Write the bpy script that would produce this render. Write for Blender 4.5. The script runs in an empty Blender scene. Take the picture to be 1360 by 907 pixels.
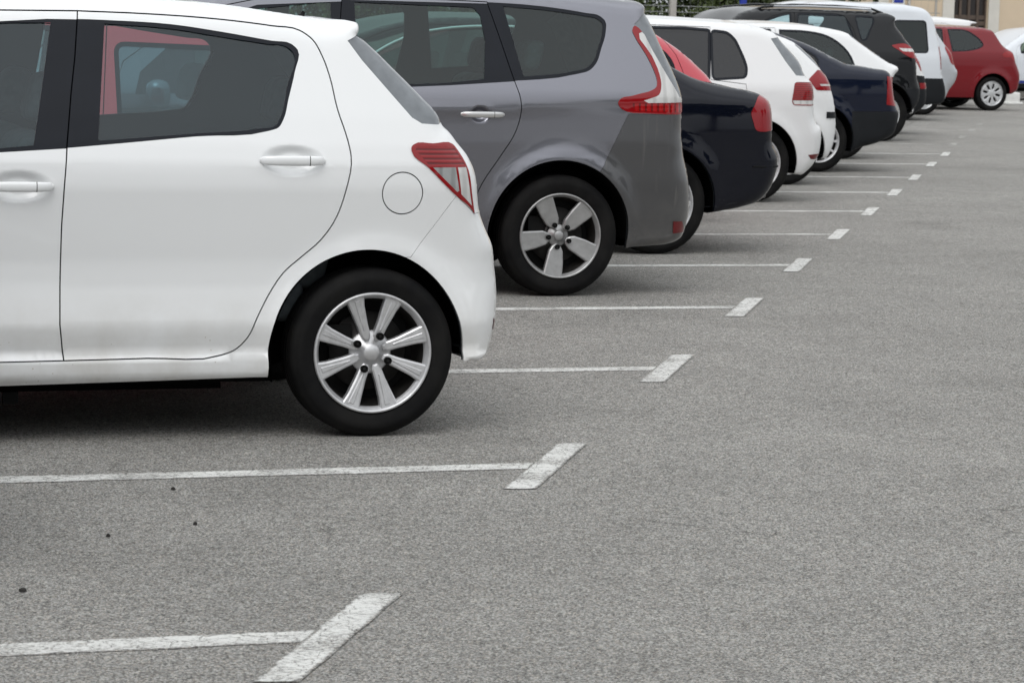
import bpy, math, random
import numpy as np
from mathutils import Vector
from mathutils.geometry import delaunay_2d_cdt
random.seed(4); rng = np.random.default_rng(7)
S = bpy.context.scene
COL = S.collection
R = math.radians

# ------------------------------------------------------------------ camera, light, exposure
H = 1.45
az, pitch, roll, F = 1.253984, -0.115997, 0.025928, 3700.0
fw = Vector((math.cos(az)*math.cos(pitch), math.sin(az)*math.cos(pitch), math.sin(pitch)))
r0 = Vector((math.sin(az), -math.cos(az), 0)); u0 = r0.cross(fw)
rt = r0*math.cos(roll)+u0*math.sin(roll); up = -r0*math.sin(roll)+u0*math.cos(roll)
cam = bpy.data.cameras.new('camera'); co = bpy.data.objects.new('camera', cam); COL.objects.link(co)
from mathutils import Matrix
m = Matrix((rt, up, -fw)).transposed().to_4x4(); m.translation = Vector((0, 0, H)); co.matrix_world = m
cam.sensor_width = 36; cam.lens = F/1360*36; cam.clip_end = 3000; cam.clip_start = .1
cam.dof.use_dof = True; cam.dof.focus_distance = 10.5; cam.dof.aperture_fstop = 14
S.camera = co
S.render.resolution_x, S.render.resolution_y = 1024, 682
S.render.engine = 'CYCLES'
S.cycles.max_bounces = 10; S.cycles.transparent_max_bounces = 16; S.cycles.glossy_bounces = 4
SUN_EL, SUN_AZ = R(52), R(235)          # soft sun behind thin cloud, from the camera side and the left
W = bpy.data.worlds.new("World"); S.world = W; W.use_nodes = True
nt = W.node_tree; bg = nt.nodes['Background']
sky = nt.nodes.new('ShaderNodeTexSky'); sky.sky_type = 'NISHITA'; sky.sun_disc = False
sky.sun_elevation = SUN_EL; sky.sun_rotation = R(90)-SUN_AZ
sky.dust_density = 4; sky.air_density = 1.2
hs = nt.nodes.new('ShaderNodeHueSaturation'); hs.inputs['Saturation'].default_value = .08
nt.links.new(sky.outputs[0], hs.inputs['Color'])
# overcast cloud deck: brighter overhead, slightly mottled
tc = nt.nodes.new('ShaderNodeTexCoord'); sx = nt.nodes.new('ShaderNodeSeparateXYZ'); nt.links.new(tc.outputs['Generated'], sx.inputs[0])
mr = nt.nodes.new('ShaderNodeMapRange'); mr.inputs[1].default_value = 0; mr.inputs[2].default_value = 1; mr.inputs[3].default_value = 3.3; mr.inputs[4].default_value = 8.6
nt.links.new(sx.outputs['Z'], mr.inputs[0])
nz = nt.nodes.new('ShaderNodeTexNoise'); nz.inputs['Scale'].default_value = 3.0; nz.inputs['Detail'].default_value = 5
nt.links.new(tc.outputs['Generated'], nz.inputs['Vector'])
mr2 = nt.nodes.new('ShaderNodeMapRange'); mr2.inputs[1].default_value = .3; mr2.inputs[2].default_value = .7; mr2.inputs[3].default_value = .8; mr2.inputs[4].default_value = 1.2
nt.links.new(nz.outputs['Fac'], mr2.inputs[0])
mu = nt.nodes.new('ShaderNodeMath'); mu.operation = 'MULTIPLY'; nt.links.new(mr.outputs[0], mu.inputs[0]); nt.links.new(mr2.outputs[0], mu.inputs[1])
cc = nt.nodes.new('ShaderNodeVectorMath'); cc.operation = 'SCALE'; cc.inputs[0].default_value = (.965, 1.0, 1.03); nt.links.new(mu.outputs[0], cc.inputs['Scale'])
mx = nt.nodes.new('ShaderNodeMixRGB'); mx.inputs[0].default_value = .72
nt.links.new(hs.outputs[0], mx.inputs[1]); nt.links.new(cc.outputs[0], mx.inputs[2])
nt.links.new(mx.outputs[0], bg.inputs['Color']); bg.inputs['Strength'].default_value = .15
sl = bpy.data.lights.new('sun', 'SUN'); so = bpy.data.objects.new('sun', sl); COL.objects.link(so)
sl.energy = .5; sl.angle = R(35); sl.color = (1, .97, .93)
sd = Vector((math.cos(SUN_AZ)*math.cos(SUN_EL), math.sin(SUN_AZ)*math.cos(SUN_EL), math.sin(SUN_EL)))
so.rotation_euler = (-sd).to_track_quat('-Z', 'Y').to_euler()
vs = S.view_settings; vs.view_transform = 'Standard'; vs.look = 'None'; vs.exposure = 0.34; vs.gamma = 1; vs.use_curve_mapping = False

# ------------------------------------------------------------------ materials
def new_mat(name):
    m = bpy.data.materials.new(name); m.use_nodes = True
    return m, m.node_tree, m.node_tree.nodes['Principled BSDF']
def N(nt, t, **k):
    n = nt.nodes.new(t)
    for a, b in k.items():
        if a in n.inputs: n.inputs[a].default_value = b
        else: setattr(n, a, b)
    return n
def coords(nt): return N(nt, 'ShaderNodeTexCoord').outputs['Object']
def simple(name, c, rough=.5, metal=0., coat=0., var=.0, vs=8., bump=0., bs=60., spec=.5):
    m, nt, b = new_mat(name); b.inputs['Specular IOR Level'].default_value = spec
    b.inputs['Base Color'].default_value = (*c, 1); b.inputs['Roughness'].default_value = rough
    b.inputs['Metallic'].default_value = metal; b.inputs['Coat Weight'].default_value = coat; b.inputs['Coat Roughness'].default_value = .04
    o = coords(nt)
    if var:
        n = N(nt, 'ShaderNodeTexNoise', Scale=vs, Detail=5.); nt.links.new(o, n.inputs['Vector'])
        r = N(nt, 'ShaderNodeMapRange'); r.inputs[1].default_value = .3; r.inputs[2].default_value = .7
        r.inputs[3].default_value = 1-var; r.inputs[4].default_value = 1+var; nt.links.new(n.outputs['Fac'], r.inputs[0])
        s = N(nt, 'ShaderNodeVectorMath', operation='SCALE'); s.inputs[0].default_value = c; nt.links.new(r.outputs[0], s.inputs['Scale'])
        nt.links.new(s.outputs[0], b.inputs['Base Color'])
    if bump:
        n = N(nt, 'ShaderNodeTexNoise', Scale=bs, Detail=4.); nt.links.new(o, n.inputs['Vector'])
        u = N(nt, 'ShaderNodeBump', Strength=bump, Distance=.005); nt.links.new(n.outputs['Fac'], u.inputs['Height']); nt.links.new(u.outputs[0], b.inputs['Normal'])
    return m
def paint(name, c, metal=0., rough=.35, dirt=.35, dirtc=(.23, .21, .18), flake=0., streak=0., coat=1.0, spec=.5):
    """car paint: base + clear coat, road dirt low on the body, faint dust everywhere"""
    m, nt, b = new_mat(name)
    b.inputs['Metallic'].default_value = metal; b.inputs['Roughness'].default_value = rough; b.inputs['Specular IOR Level'].default_value = spec
    b.inputs['Coat Weight'].default_value = coat; b.inputs['Coat Roughness'].default_value = .05; b.inputs['Coat IOR'].default_value = 1.5
    o = coords(nt); sp = N(nt, 'ShaderNodeSeparateXYZ'); nt.links.new(o, sp.inputs[0])
    n = N(nt, 'ShaderNodeTexNoise', Scale=5., Detail=8., Roughness=.65); nt.links.new(o, n.inputs['Vector'])
    lo = N(nt, 'ShaderNodeMapRange'); lo.inputs[1].default_value = .55; lo.inputs[2].default_value = .15; lo.inputs[3].default_value = 0; lo.inputs[4].default_value = 1; nt.links.new(sp.outputs['Z'], lo.inputs[0])
    nn = N(nt, 'ShaderNodeMapRange'); nn.inputs[1].default_value = .35; nn.inputs[2].default_value = .75; nt.links.new(n.outputs['Fac'], nn.inputs[0])
    mu = N(nt, 'ShaderNodeMath', operation='MULTIPLY'); nt.links.new(lo.outputs[0], mu.inputs[0]); nt.links.new(nn.outputs[0], mu.inputs[1])
    ml = N(nt, 'ShaderNodeMath', operation='MULTIPLY'); nt.links.new(mu.outputs[0], ml.inputs[0]); ml.inputs[1].default_value = dirt
    # little splashes and chips near the sill
    v = N(nt, 'ShaderNodeTexVoronoi', Scale=55.); nt.links.new(o, v.inputs['Vector'])
    ch = N(nt, 'ShaderNodeMath', operation='LESS_THAN'); nt.links.new(v.outputs['Distance'], ch.inputs[0]); ch.inputs[1].default_value = .14
    n3 = N(nt, 'ShaderNodeTexNoise', Scale=9.); nt.links.new(o, n3.inputs['Vector'])
    c3 = N(nt, 'ShaderNodeMath', operation='GREATER_THAN'); nt.links.new(n3.outputs['Fac'], c3.inputs[0]); c3.inputs[1].default_value = .58
    lz = N(nt, 'ShaderNodeMath', operation='LESS_THAN'); nt.links.new(sp.outputs['Z'], lz.inputs[0]); lz.inputs[1].default_value = .36
    a1 = N(nt, 'ShaderNodeMath', operation='MULTIPLY'); nt.links.new(ch.outputs[0], a1.inputs[0]); nt.links.new(c3.outputs[0], a1.inputs[1])
    a2 = N(nt, 'ShaderNodeMath', operation='MULTIPLY'); nt.links.new(a1.outputs[0], a2.inputs[0]); nt.links.new(lz.outputs[0], a2.inputs[1])
    a3 = N(nt, 'ShaderNodeMath', operation='MULTIPLY'); nt.links.new(a2.outputs[0], a3.inputs[0]); a3.inputs[1].default_value = .6
    ad = N(nt, 'ShaderNodeMath', operation='MAXIMUM'); nt.links.new(ml.outputs[0], ad.inputs[0]); nt.links.new(a3.outputs[0], ad.inputs[1])
    fac = ad.outputs[0]
    if streak:   # vertical streaks, broken into patches
        mp = N(nt, 'ShaderNodeMapping'); mp.inputs['Scale'].default_value = (26, 26, 1.6); nt.links.new(o, mp.inputs[0])
        w = N(nt, 'ShaderNodeTexNoise', Scale=1., Detail=6., Distortion=1.2); nt.links.new(mp.outputs[0], w.inputs['Vector'])
        q = N(nt, 'ShaderNodeMapRange'); q.inputs[1].default_value = .55; q.inputs[2].default_value = .75; q.inputs[4].default_value = streak; nt.links.new(w.outputs['Fac'], q.inputs[0])
        n4 = N(nt, 'ShaderNodeTexNoise', Scale=2.4, Detail=3.); nt.links.new(o, n4.inputs['Vector'])
        q4 = N(nt, 'ShaderNodeMapRange'); q4.inputs[1].default_value = .45; q4.inputs[2].default_value = .65; nt.links.new(n4.outputs['Fac'], q4.inputs[0])
        qq = N(nt, 'ShaderNodeMath', operation='MULTIPLY'); nt.links.new(q.outputs[0], qq.inputs[0]); nt.links.new(q4.outputs[0], qq.inputs[1])
        a5 = N(nt, 'ShaderNodeMath', operation='MAXIMUM'); nt.links.new(fac, a5.inputs[0]); nt.links.new(qq.outputs[0], a5.inputs[1]); fac = a5.outputs[0]
    mix = N(nt, 'ShaderNodeMixRGB'); mix.inputs[1].default_value = (*c, 1); mix.inputs[2].default_value = (*dirtc, 1); nt.links.new(fac, mix.inputs[0])
    nt.links.new(mix.outputs[0], b.inputs['Base Color'])
    cw = N(nt, 'ShaderNodeMapRange'); cw.inputs[3].default_value = coat; cw.inputs[4].default_value = 0.1; nt.links.new(fac, cw.inputs[0]); nt.links.new(cw.outputs[0], b.inputs['Coat Weight'])
    cr = N(nt, 'ShaderNodeMapRange'); cr.inputs[1].default_value = .35; cr.inputs[2].default_value = .75; cr.inputs[3].default_value = .01; cr.inputs[4].default_value = .07; nt.links.new(n.outputs['Fac'], cr.inputs[0]); nt.links.new(cr.outputs[0], b.inputs['Coat Roughness'])
    # faint orange peel
    n2 = N(nt, 'ShaderNodeTexNoise', Scale=2.2, Detail=2.); nt.links.new(o, n2.inputs['Vector'])
    u = N(nt, 'ShaderNodeBump', Strength=.05, Distance=.02); nt.links.new(n2.outputs['Fac'], u.inputs['Height'])
    nt.links.new(u.outputs[0], b.inputs['Normal']); nt.links.new(u.outputs[0], b.inputs['Coat Normal'])
    return m
def glass(name, tint, gloss=1.0, film=(.10, .12, .12), fa=.10):
    """thin tinted pane: tinted see-through + Fresnel mirror + a little diffuse film that paints in reflection"""
    m, nt, b = new_mat(name); nt.nodes.remove(b); out = nt.nodes['Material Output']
    t = N(nt, 'ShaderNodeBsdfTransparent'); t.inputs[0].default_value = (*tint, 1)
    d = N(nt, 'ShaderNodeBsdfDiffuse'); d.inputs[0].default_value = (*film, 1)
    x0 = N(nt, 'ShaderNodeMixShader'); x0.inputs[0].default_value = fa; nt.links.new(t.outputs[0], x0.inputs[1]); nt.links.new(d.outputs[0], x0.inputs[2])
    g = N(nt, 'ShaderNodeBsdfGlossy', Roughness=.015); g.inputs[0].default_value = (gloss, gloss, gloss, 1)
    f = N(nt, 'ShaderNodeFresnel', IOR=1.55)
    x = N(nt, 'ShaderNodeMixShader'); nt.links.new(f.outputs[0], x.inputs[0]); nt.links.new(x0.outputs[0], x.inputs[1]); nt.links.new(g.outputs[0], x.inputs[2])
    nt.links.new(x.outputs[0], out.inputs[0])
    return m
def lens(name, c, rough=.12, bands=0., dirn='Z', dark=.45):
    m, nt, b = new_mat(name)
    b.inputs['Roughness'].default_value = rough; b.inputs['Coat Weight'].default_value = .8; b.inputs['Coat Roughness'].default_value = .01; b.inputs['Specular IOR Level'].default_value = .2
    o = coords(nt)
    if bands:
        w = N(nt, 'ShaderNodeTexWave', Scale=bands, Distortion=.0); w.bands_direction = dirn; nt.links.new(o, w.inputs['Vector'])
        n = N(nt, 'ShaderNodeTexNoise', Scale=14., Detail=3.); nt.links.new(o, n.inputs['Vector'])
        a = N(nt, 'ShaderNodeMath', operation='MULTIPLY'); nt.links.new(w.outputs['Fac'], a.inputs[0]); nt.links.new(n.outputs['Fac'], a.inputs[1])
        mix = N(nt, 'ShaderNodeMixRGB'); mix.inputs[2].default_value = (*c, 1); mix.inputs[1].default_value = (c[0]*dark, c[1]*dark, c[2]*dark, 1)
        q = N(nt, 'ShaderNodeMapRange'); q.inputs[1].default_value = .03; q.inputs[2].default_value = .22; nt.links.new(a.outputs[0], q.inputs[0]); nt.links.new(q.outputs[0], mix.inputs[0])
        nt.links.new(mix.outputs[0], b.inputs['Base Color'])
        u = N(nt, 'ShaderNodeBump', Strength=.5, Distance=.006); nt.links.new(w.outputs['Fac'], u.inputs['Height']); nt.links.new(u.outputs[0], b.inputs['Normal'])
    else: b.inputs['Base Color'].default_value = (*c, 1)
    return m

M = {}
M['white'] = paint('white_paint', (.80, .81, .815), rough=.4, dirt=.6, dirtc=(.36, .32, .25), coat=1.0)
M['white2'] = paint('white_paint_dusty', (.74, .745, .75), rough=.45, dirt=.55, coat=.6)
M['grey'] = paint('grey_metallic_paint', (.218, .219, .248), metal=.9, rough=.26, dirt=.55, streak=.0, dirtc=(.16, .155, .15))
M['greyb'] = paint('grey_bumper_dark_reflection', (.095, .095, .10), metal=.7, rough=.30, dirt=.6, streak=.55, dirtc=(.30, .29, .27))  # body grey darkened to paint in the ground's reflection
M['navydark'] = paint('dark_blue_black_paint', (.0035, .0045, .010), metal=.0, rough=.4, dirt=.05, dirtc=(.06, .06, .06), spec=.0, coat=.75)
M['navy'] = paint('navy_blue_paint', (.004, .007, .020), metal=.1, rough=.35, dirt=.08, dirtc=(.08, .08, .08), spec=.05, coat=.8)
M['red'] = paint('dark_red_paint', (.17, .0025, .008), metal=.0, rough=.35, spec=.05, dirt=.10, dirtc=(.12, .06, .06))
M['red2'] = paint('pinkish_red_paint', (.48, .035, .055), metal=.1, rough=.4, dirt=.1)
M['black'] = paint('black_car_paint', (.005, .0055, .007), metal=.0, rough=.35, dirt=.12, dirtc=(.08, .08, .08), spec=.05, coat=.75)
M['silver'] = paint('silver_paint', (.52, .54, .57), metal=.6, rough=.4, dirt=.3)
M['vanwhite'] = paint('white_van_paint', (.66, .69, .73), rough=.45, dirt=.3, coat=.6)
M['trim'] = simple('black_window_trim', (.010, .012, .017), .40, var=.1, spec=.2)
M['rubber'] = simple('door_seal_rubber', (.008, .008, .009), .6, spec=.15)
M['inner'] = simple('dark_cabin_trim', (.020, .024, .027), .8, var=.15, spec=.1)
M['under'] = simple('underbody_black', (.006, .006, .006), .95, var=.2, spec=.0)
M['plastic'] = simple('black_bumper_plastic', (.012, .0135, .016), .5, var=.12, vs=4, bump=.1, bs=200, spec=.2)
M['seat'] = simple('seat_fabric', (.10, .115, .125), .9, var=.2, vs=30, spec=.1)
M['gl_white'] = glass('clear_green_glass', (.66, .79, .81), film=(.07, .15, .19), fa=.10)  # teal film stands for sky and trees reflected in the pane
M['gl_grey'] = glass('green_tint_glass', (.50, .66, .63), film=(.05, .11, .11), fa=.08)
M['gl_dark'] = glass('dark_privacy_glass', (.10, .11, .12), film=(.05, .05, .055), fa=.3)
M['gl_rear'] = simple('rear_screen_glass', (.15, .165, .18), .12, coat=.6, var=.15, vs=20)
M['chrome'] = simple('chrome', (.75, .76, .77), .12, 1.)
M['satin'] = simple('satin_silver_handle', (.62, .62, .61), .28, .7, coat=.5)
M['alloy'] = simple('bright_alloy', (.62, .62, .63), .45, .7, coat=.3, var=.10, vs=30)
M['alloy2'] = simple('grey_alloy', (.40, .40, .40), .42, .7, coat=.2, var=.10, vs=30)
M['cover'] = simple('silver_wheel_cover', (.55, .56, .57), .35, .5, coat=.3, var=.08, vs=30)
M['disc'] = simple('brake_disc_steel', (.085, .082, .08), .5, .8, var=.3, vs=25)
M['iron'] = simple('dark_iron', (.012, .012, .012), .7, .0, var=.2, spec=.15); M['barrel'] = simple('dark_rim_barrel', (.030, .028, .026), .6, .5, var=.3, vs=20, spec=.2)  # barrel: inner rim, far darker than the outer lip
M['red_l'] = lens('red_lens', (.26, .003, .006), bands=20., dark=.4)
M['red_l2'] = lens('red_lens_dark', (.24, .004, .009))
M['red_d'] = lens('dull_red_reflector', (.12, .004, .006), rough=.3); M['red_v'] = lens('red_lens_vertical_ribs', (.34, .004, .006), bands=9., dirn='X', dark=.35)
M['clear_l'] = lens('clear_lens', (.34, .35, .35), rough=.2, bands=7., dirn='X', dark=.7)
M['clear_w'] = lens('silver_lens', (.60, .60, .59), rough=.15, bands=5., dirn='X', dark=.8)
M['pillar_l'] = lens('bright_red_lens', (.25, .003, .006), rough=.1)
def tyre_mat():
    m, nt, b = new_mat('tyre_rubber'); b.inputs['Roughness'].default_value = .75; b.inputs['Specular IOR Level'].default_value = .14
    o = coords(nt); n = N(nt, 'ShaderNodeTexNoise', Scale=7., Detail=6.); nt.links.new(o, n.inputs['Vector'])
    mx = N(nt, 'ShaderNodeMixRGB'); mx.inputs[1].default_value = (.005, .005, .0055, 1); mx.inputs[2].default_value = (.013, .0125, .012, 1)
    q = N(nt, 'ShaderNodeMapRange'); q.inputs[1].default_value = .35; q.inputs[2].default_value = .7; nt.links.new(n.outputs['Fac'], q.inputs[0]); nt.links.new(q.outputs[0], mx.inputs[0])
    nt.links.new(mx.outputs[0], b.inputs['Base Color'])
    v = N(nt, 'ShaderNodeTexNoise', Scale=260., Detail=3.); nt.links.new(o, v.inputs['Vector'])
    u = N(nt, 'ShaderNodeBump', Strength=.25, Distance=.002); nt.links.new(v.outputs['Fac'], u.inputs['Height']); nt.links.new(u.outputs[0], b.inputs['Normal'])
    return m
M['tyre'] = tyre_mat()

def asphalt(name, base, worn_dark=.0):
    m, nt, b = new_mat(name); b.inputs['Roughness'].default_value = .9; b.inputs['Specular IOR Level'].default_value = .25
    g = N(nt, 'ShaderNodeNewGeometry').outputs['Position']
    v = N(nt, 'ShaderNodeTexVoronoi', Scale=200.); nt.links.new(g, v.inputs['Vector'])          # stones ~6 mm
    rmp = N(nt, 'ShaderNodeSeparateColor'); nt.links.new(v.outputs['Color'], rmp.inputs[0])
    n1 = N(nt, 'ShaderNodeTexNoise', Scale=125., Detail=7., Roughness=.9); nt.links.new(g, n1.inputs['Vector'])
    n2 = N(nt, 'ShaderNodeTexNoise', Scale=2.3, Detail=6., Roughness=.6); nt.links.new(g, n2.inputs['Vector'])
    n3 = N(nt, 'ShaderNodeTexNoise', Scale=.35, Detail=3.); nt.links.new(g, n3.inputs['Vector'])
    n4 = N(nt, 'ShaderNodeTexNoise', Scale=22., Detail=4., Roughness=.7); nt.links.new(g, n4.inputs['Vector'])
    def mr(sock, a, c, lo, hi):
        q = N(nt, 'ShaderNodeMapRange'); q.inputs[1].default_value = a; q.inputs[2].default_value = c; q.inputs[3].default_value = lo; q.inputs[4].default_value = hi
        nt.links.new(sock, q.inputs[0]); return q.outputs[0]
    def mul(x, y):
        q = N(nt, 'ShaderNodeMath', operation='MULTIPLY'); nt.links.new(x, q.inputs[0]); nt.links.new(y, q.inputs[1]); return q.outputs[0]
    st = mr(rmp.outputs[0], 0, 1, .30, 1.75)
    k = mul(st, mr(n1.outputs['Fac'], .34, .66, .30, 1.72)); k = mul(k, mr(n2.outputs['Fac'], .3, .7, .90, 1.08)); k = mul(k, mr(n3.outputs['Fac'], .35, .65, .94, 1.06)); k = mul(k, mr(n4.outputs['Fac'], .3, .7, .80, 1.20))
    # bitumen showing between the stones: dark pits
    pit = mr(n1.outputs['Fac'], .38, .45, .30, 1.); k = mul(k, pit)
    ck = N(nt, 'ShaderNodeTexVoronoi', Scale=1.1, feature='DISTANCE_TO_EDGE'); wn = N(nt, 'ShaderNodeTexNoise', Scale=7., Detail=6.); nt.links.new(g, wn.inputs['Vector'])
    wa = N(nt, 'ShaderNodeVectorMath', operation='SCALE'); wa.inputs['Scale'].default_value = .22; nt.links.new(wn.outputs['Color'], wa.inputs[0])
    wb_ = N(nt, 'ShaderNodeVectorMath', operation='ADD'); nt.links.new(g, wb_.inputs[0]); nt.links.new(wa.outputs[0], wb_.inputs[1]); nt.links.new(wb_.outputs[0], ck.inputs['Vector'])
    cm = N(nt, 'ShaderNodeTexNoise', Scale=1.7, Detail=4.); nt.links.new(g, cm.inputs['Vector'])
    ca = mr(ck.outputs['Distance'], .001, .006, .45, 1.); cb = mr(cm.outputs['Fac'], .60, .64, 0, 1)
    cx = N(nt, 'ShaderNodeMixRGB'); nt.links.new(cb, cx.inputs[0]); cx.inputs[1].default_value = (1, 1, 1, 1); nt.links.new(ca, cx.inputs[2])
    k = mul(k, cx.outputs[0])
    bl = N(nt, 'ShaderNodeTexNoise', Scale=.9, Detail=5., Roughness=.55); nt.links.new(g, bl.inputs['Vector']); k = mul(k, mr(bl.outputs['Fac'], .30, .46, .88, 1.))
    s = N(nt, 'ShaderNodeVectorMath', operation='SCALE'); s.inputs[0].default_value = base; nt.links.new(k, s.inputs['Scale'])
    # odd pinkish / ochre stones
    tint = N(nt, 'ShaderNodeMixRGB'); tint.blend_type = 'MULTIPLY'; tint.inputs[2].default_value = (1.06, .99, .93, 1)
    gt = N(nt, 'ShaderNodeMath', operation='GREATER_THAN'); nt.links.new(rmp.outputs[1], gt.inputs[0]); gt.inputs[1].default_value = .75
    nt.links.new(gt.outputs[0], tint.inputs[0]); nt.links.new(s.outputs[0], tint.inputs[1])
    nt.links.new(tint.outputs[0], b.inputs['Base Color'])
    u = N(nt, 'ShaderNodeBump', Strength=.55, Distance=.003); nt.links.new(k, u.inputs['Height']); nt.links.new(u.outputs[0], b.inputs['Normal'])
    return m, tint.outputs[0], k
ASPH = (.262, .258, .245)
M['asphalt'] = asphalt('asphalt', ASPH)[0]
M['asphalt2'] = asphalt('asphalt_patch', (.226, .222, .211))[0]
def road_paint(name, wear=.5):
    m, socket, k = asphalt(name, ASPH)
    nt = m.node_tree; b = nt.nodes['Principled BSDF']; g = N(nt, 'ShaderNodeNewGeometry').outputs['Position']
    mp = N(nt, 'ShaderNodeMapping'); mp.inputs['Scale'].default_value = (55, 120, 60); nt.links.new(g, mp.inputs[0])
    a = N(nt, 'ShaderNodeTexNoise', Scale=1., Detail=6., Roughness=.75); nt.links.new(mp.outputs[0], a.inputs['Vector'])
    c = N(nt, 'ShaderNodeTexNoise', Scale=5., Detail=3.); nt.links.new(g, c.inputs['Vector'])
    ad = N(nt, 'ShaderNodeMath', operation='MULTIPLY_ADD'); nt.links.new(c.outputs['Fac'], ad.inputs[0]); ad.inputs[1].default_value = .45; nt.links.new(a.outputs['Fac'], ad.inputs[2])
    q = N(nt, 'ShaderNodeMapRange'); q.inputs[1].default_value = .56+.08*wear; q.inputs[2].default_value = .72+.08*wear; nt.links.new(ad.outputs[0], q.inputs[0])
    # drying cracks
    v = N(nt, 'ShaderNodeTexVoronoi', Scale=16., feature='DISTANCE_TO_EDGE'); wn2 = N(nt, 'ShaderNodeTexNoise', Scale=30., Detail=4.); nt.links.new(g, wn2.inputs['Vector']); ws2 = N(nt, 'ShaderNodeVectorMath', operation='SCALE'); ws2.inputs['Scale'].default_value = .05; nt.links.new(wn2.outputs['Color'], ws2.inputs[0]); wd2 = N(nt, 'ShaderNodeVectorMath', operation='ADD'); nt.links.new(g, wd2.inputs[0]); nt.links.new(ws2.outputs[0], wd2.inputs[1]); nt.links.new(wd2.outputs[0], v.inputs['Vector'])
    e = N(nt, 'ShaderNodeMapRange'); e.inputs[1].default_value = .012; e.inputs[2].default_value = .035; e.inputs[3].default_value = .12; nt.links.new(v.outputs['Distance'], e.inputs[0])
    f = N(nt, 'ShaderNodeMath', operation='MULTIPLY'); nt.links.new(q.outputs[0], f.inputs[0]); nt.links.new(e.outputs[0], f.inputs[1])
    ea = N(nt, 'ShaderNodeAttribute', attribute_name='edge'); en = N(nt, 'ShaderNodeTexNoise', Scale=60., Detail=5., Roughness=.8); nt.links.new(g, en.inputs['Vector'])
    em = N(nt, 'ShaderNodeMapRange'); em.inputs[1].default_value = .35; em.inputs[2].default_value = .65; em.inputs[4].default_value = .22; nt.links.new(en.outputs['Fac'], em.inputs[0])
    es = N(nt, 'ShaderNodeMath', operation='SUBTRACT'); nt.links.new(ea.outputs['Fac'], es.inputs[0]); nt.links.new(em.outputs[0], es.inputs[1])
    eq = N(nt, 'ShaderNodeMapRange'); eq.inputs[1].default_value = -.02; eq.inputs[2].default_value = .10; nt.links.new(es.outputs[0], eq.inputs[0])
    # bare stones poking through
    sv = N(nt, 'ShaderNodeMapRange'); sv.inputs[1].default_value = .10; sv.inputs[2].default_value = .34; sv.inputs[3].default_value = .25; nt.links.new(k, sv.inputs[0])
    f0 = N(nt, 'ShaderNodeMath', operation='MULTIPLY'); nt.links.new(f.outputs[0], f0.inputs[0]); nt.links.new(eq.outputs[0], f0.inputs[1])
    f = N(nt, 'ShaderNodeMath', operation='MULTIPLY'); nt.links.new(f0.outputs[0], f.inputs[0]); nt.links.new(sv.outputs[0], f.inputs[1])
    mix = N(nt, 'ShaderNodeMixRGB'); nt.links.new(f.outputs[0], mix.inputs[0]); nt.links.new(socket, mix.inputs[1]); mix.inputs[2].default_value = (.74, .74, .715, 1)
    nt.links.new(mix.outputs[0], b.inputs['Base Color'])
    return m
M['line'] = road_paint('worn_road_paint', .35)
M['faint'] = road_paint('faded_road_paint', 2.0)

# ------------------------------------------------------------------ mesh helpers
class Mesh:
    """collects verts/faces with per-loop normals (None = geometric)"""
    def __init__(s): s.v = []; s.f = []; s.n = []; s.m = []; s.sm = []
    def add(s, V, Fc, Nn=None, mi=0, smooth=False):
        o = len(s.v); s.v.extend([tuple(map(float, p)) for p in V])
        for i, f in enumerate(Fc):
            s.f.append([o+k for k in f]); s.m.append(mi); s.sm.append(smooth or Nn is not None)
            s.n.append(None if Nn is None else [tuple(map(float, Nn[k])) for k in f])
    def build(s, name, mats, parent=None, loc=None):
        me = bpy.data.meshes.new(name); me.from_pydata(s.v, [], s.f)
        for mt in (mats if isinstance(mats, (list, tuple)) else [mats]): me.materials.append(mt)
        me.polygons.foreach_set('material_index', s.m); me.polygons.foreach_set('use_smooth', s.sm)
        me.update()
        if any(x is not None for x in s.n):
            ln = []
            pn = [tuple(p.normal) for p in me.polygons]
            for i, x in enumerate(s.n):
                ln.extend(x if x is not None else ([pn[i]]*len(s.f[i]) if not s.sm[i] else [(0, 0, 0)]*len(s.f[i])))
            me.normals_split_custom_set(ln)
        o = bpy.data.objects.new(name, me); COL.objects.link(o)
        if parent: o.parent = parent
        if loc: o.location = loc
        return o
def box_vf(x0, x1, y0, y1, z0, z1):
    V = [(x, y, z) for x in (x0, x1) for y in (y0, y1) for z in (z0, z1)]
    return V, [(0, 1, 3, 2), (4, 6, 7, 5), (0, 4, 5, 1), (2, 3, 7, 6), (0, 2, 6, 4), (1, 5, 7, 3)]
def box(M_, *a, mi=0): V, f = box_vf(*a); M_.add(V, f, None, mi)
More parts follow.
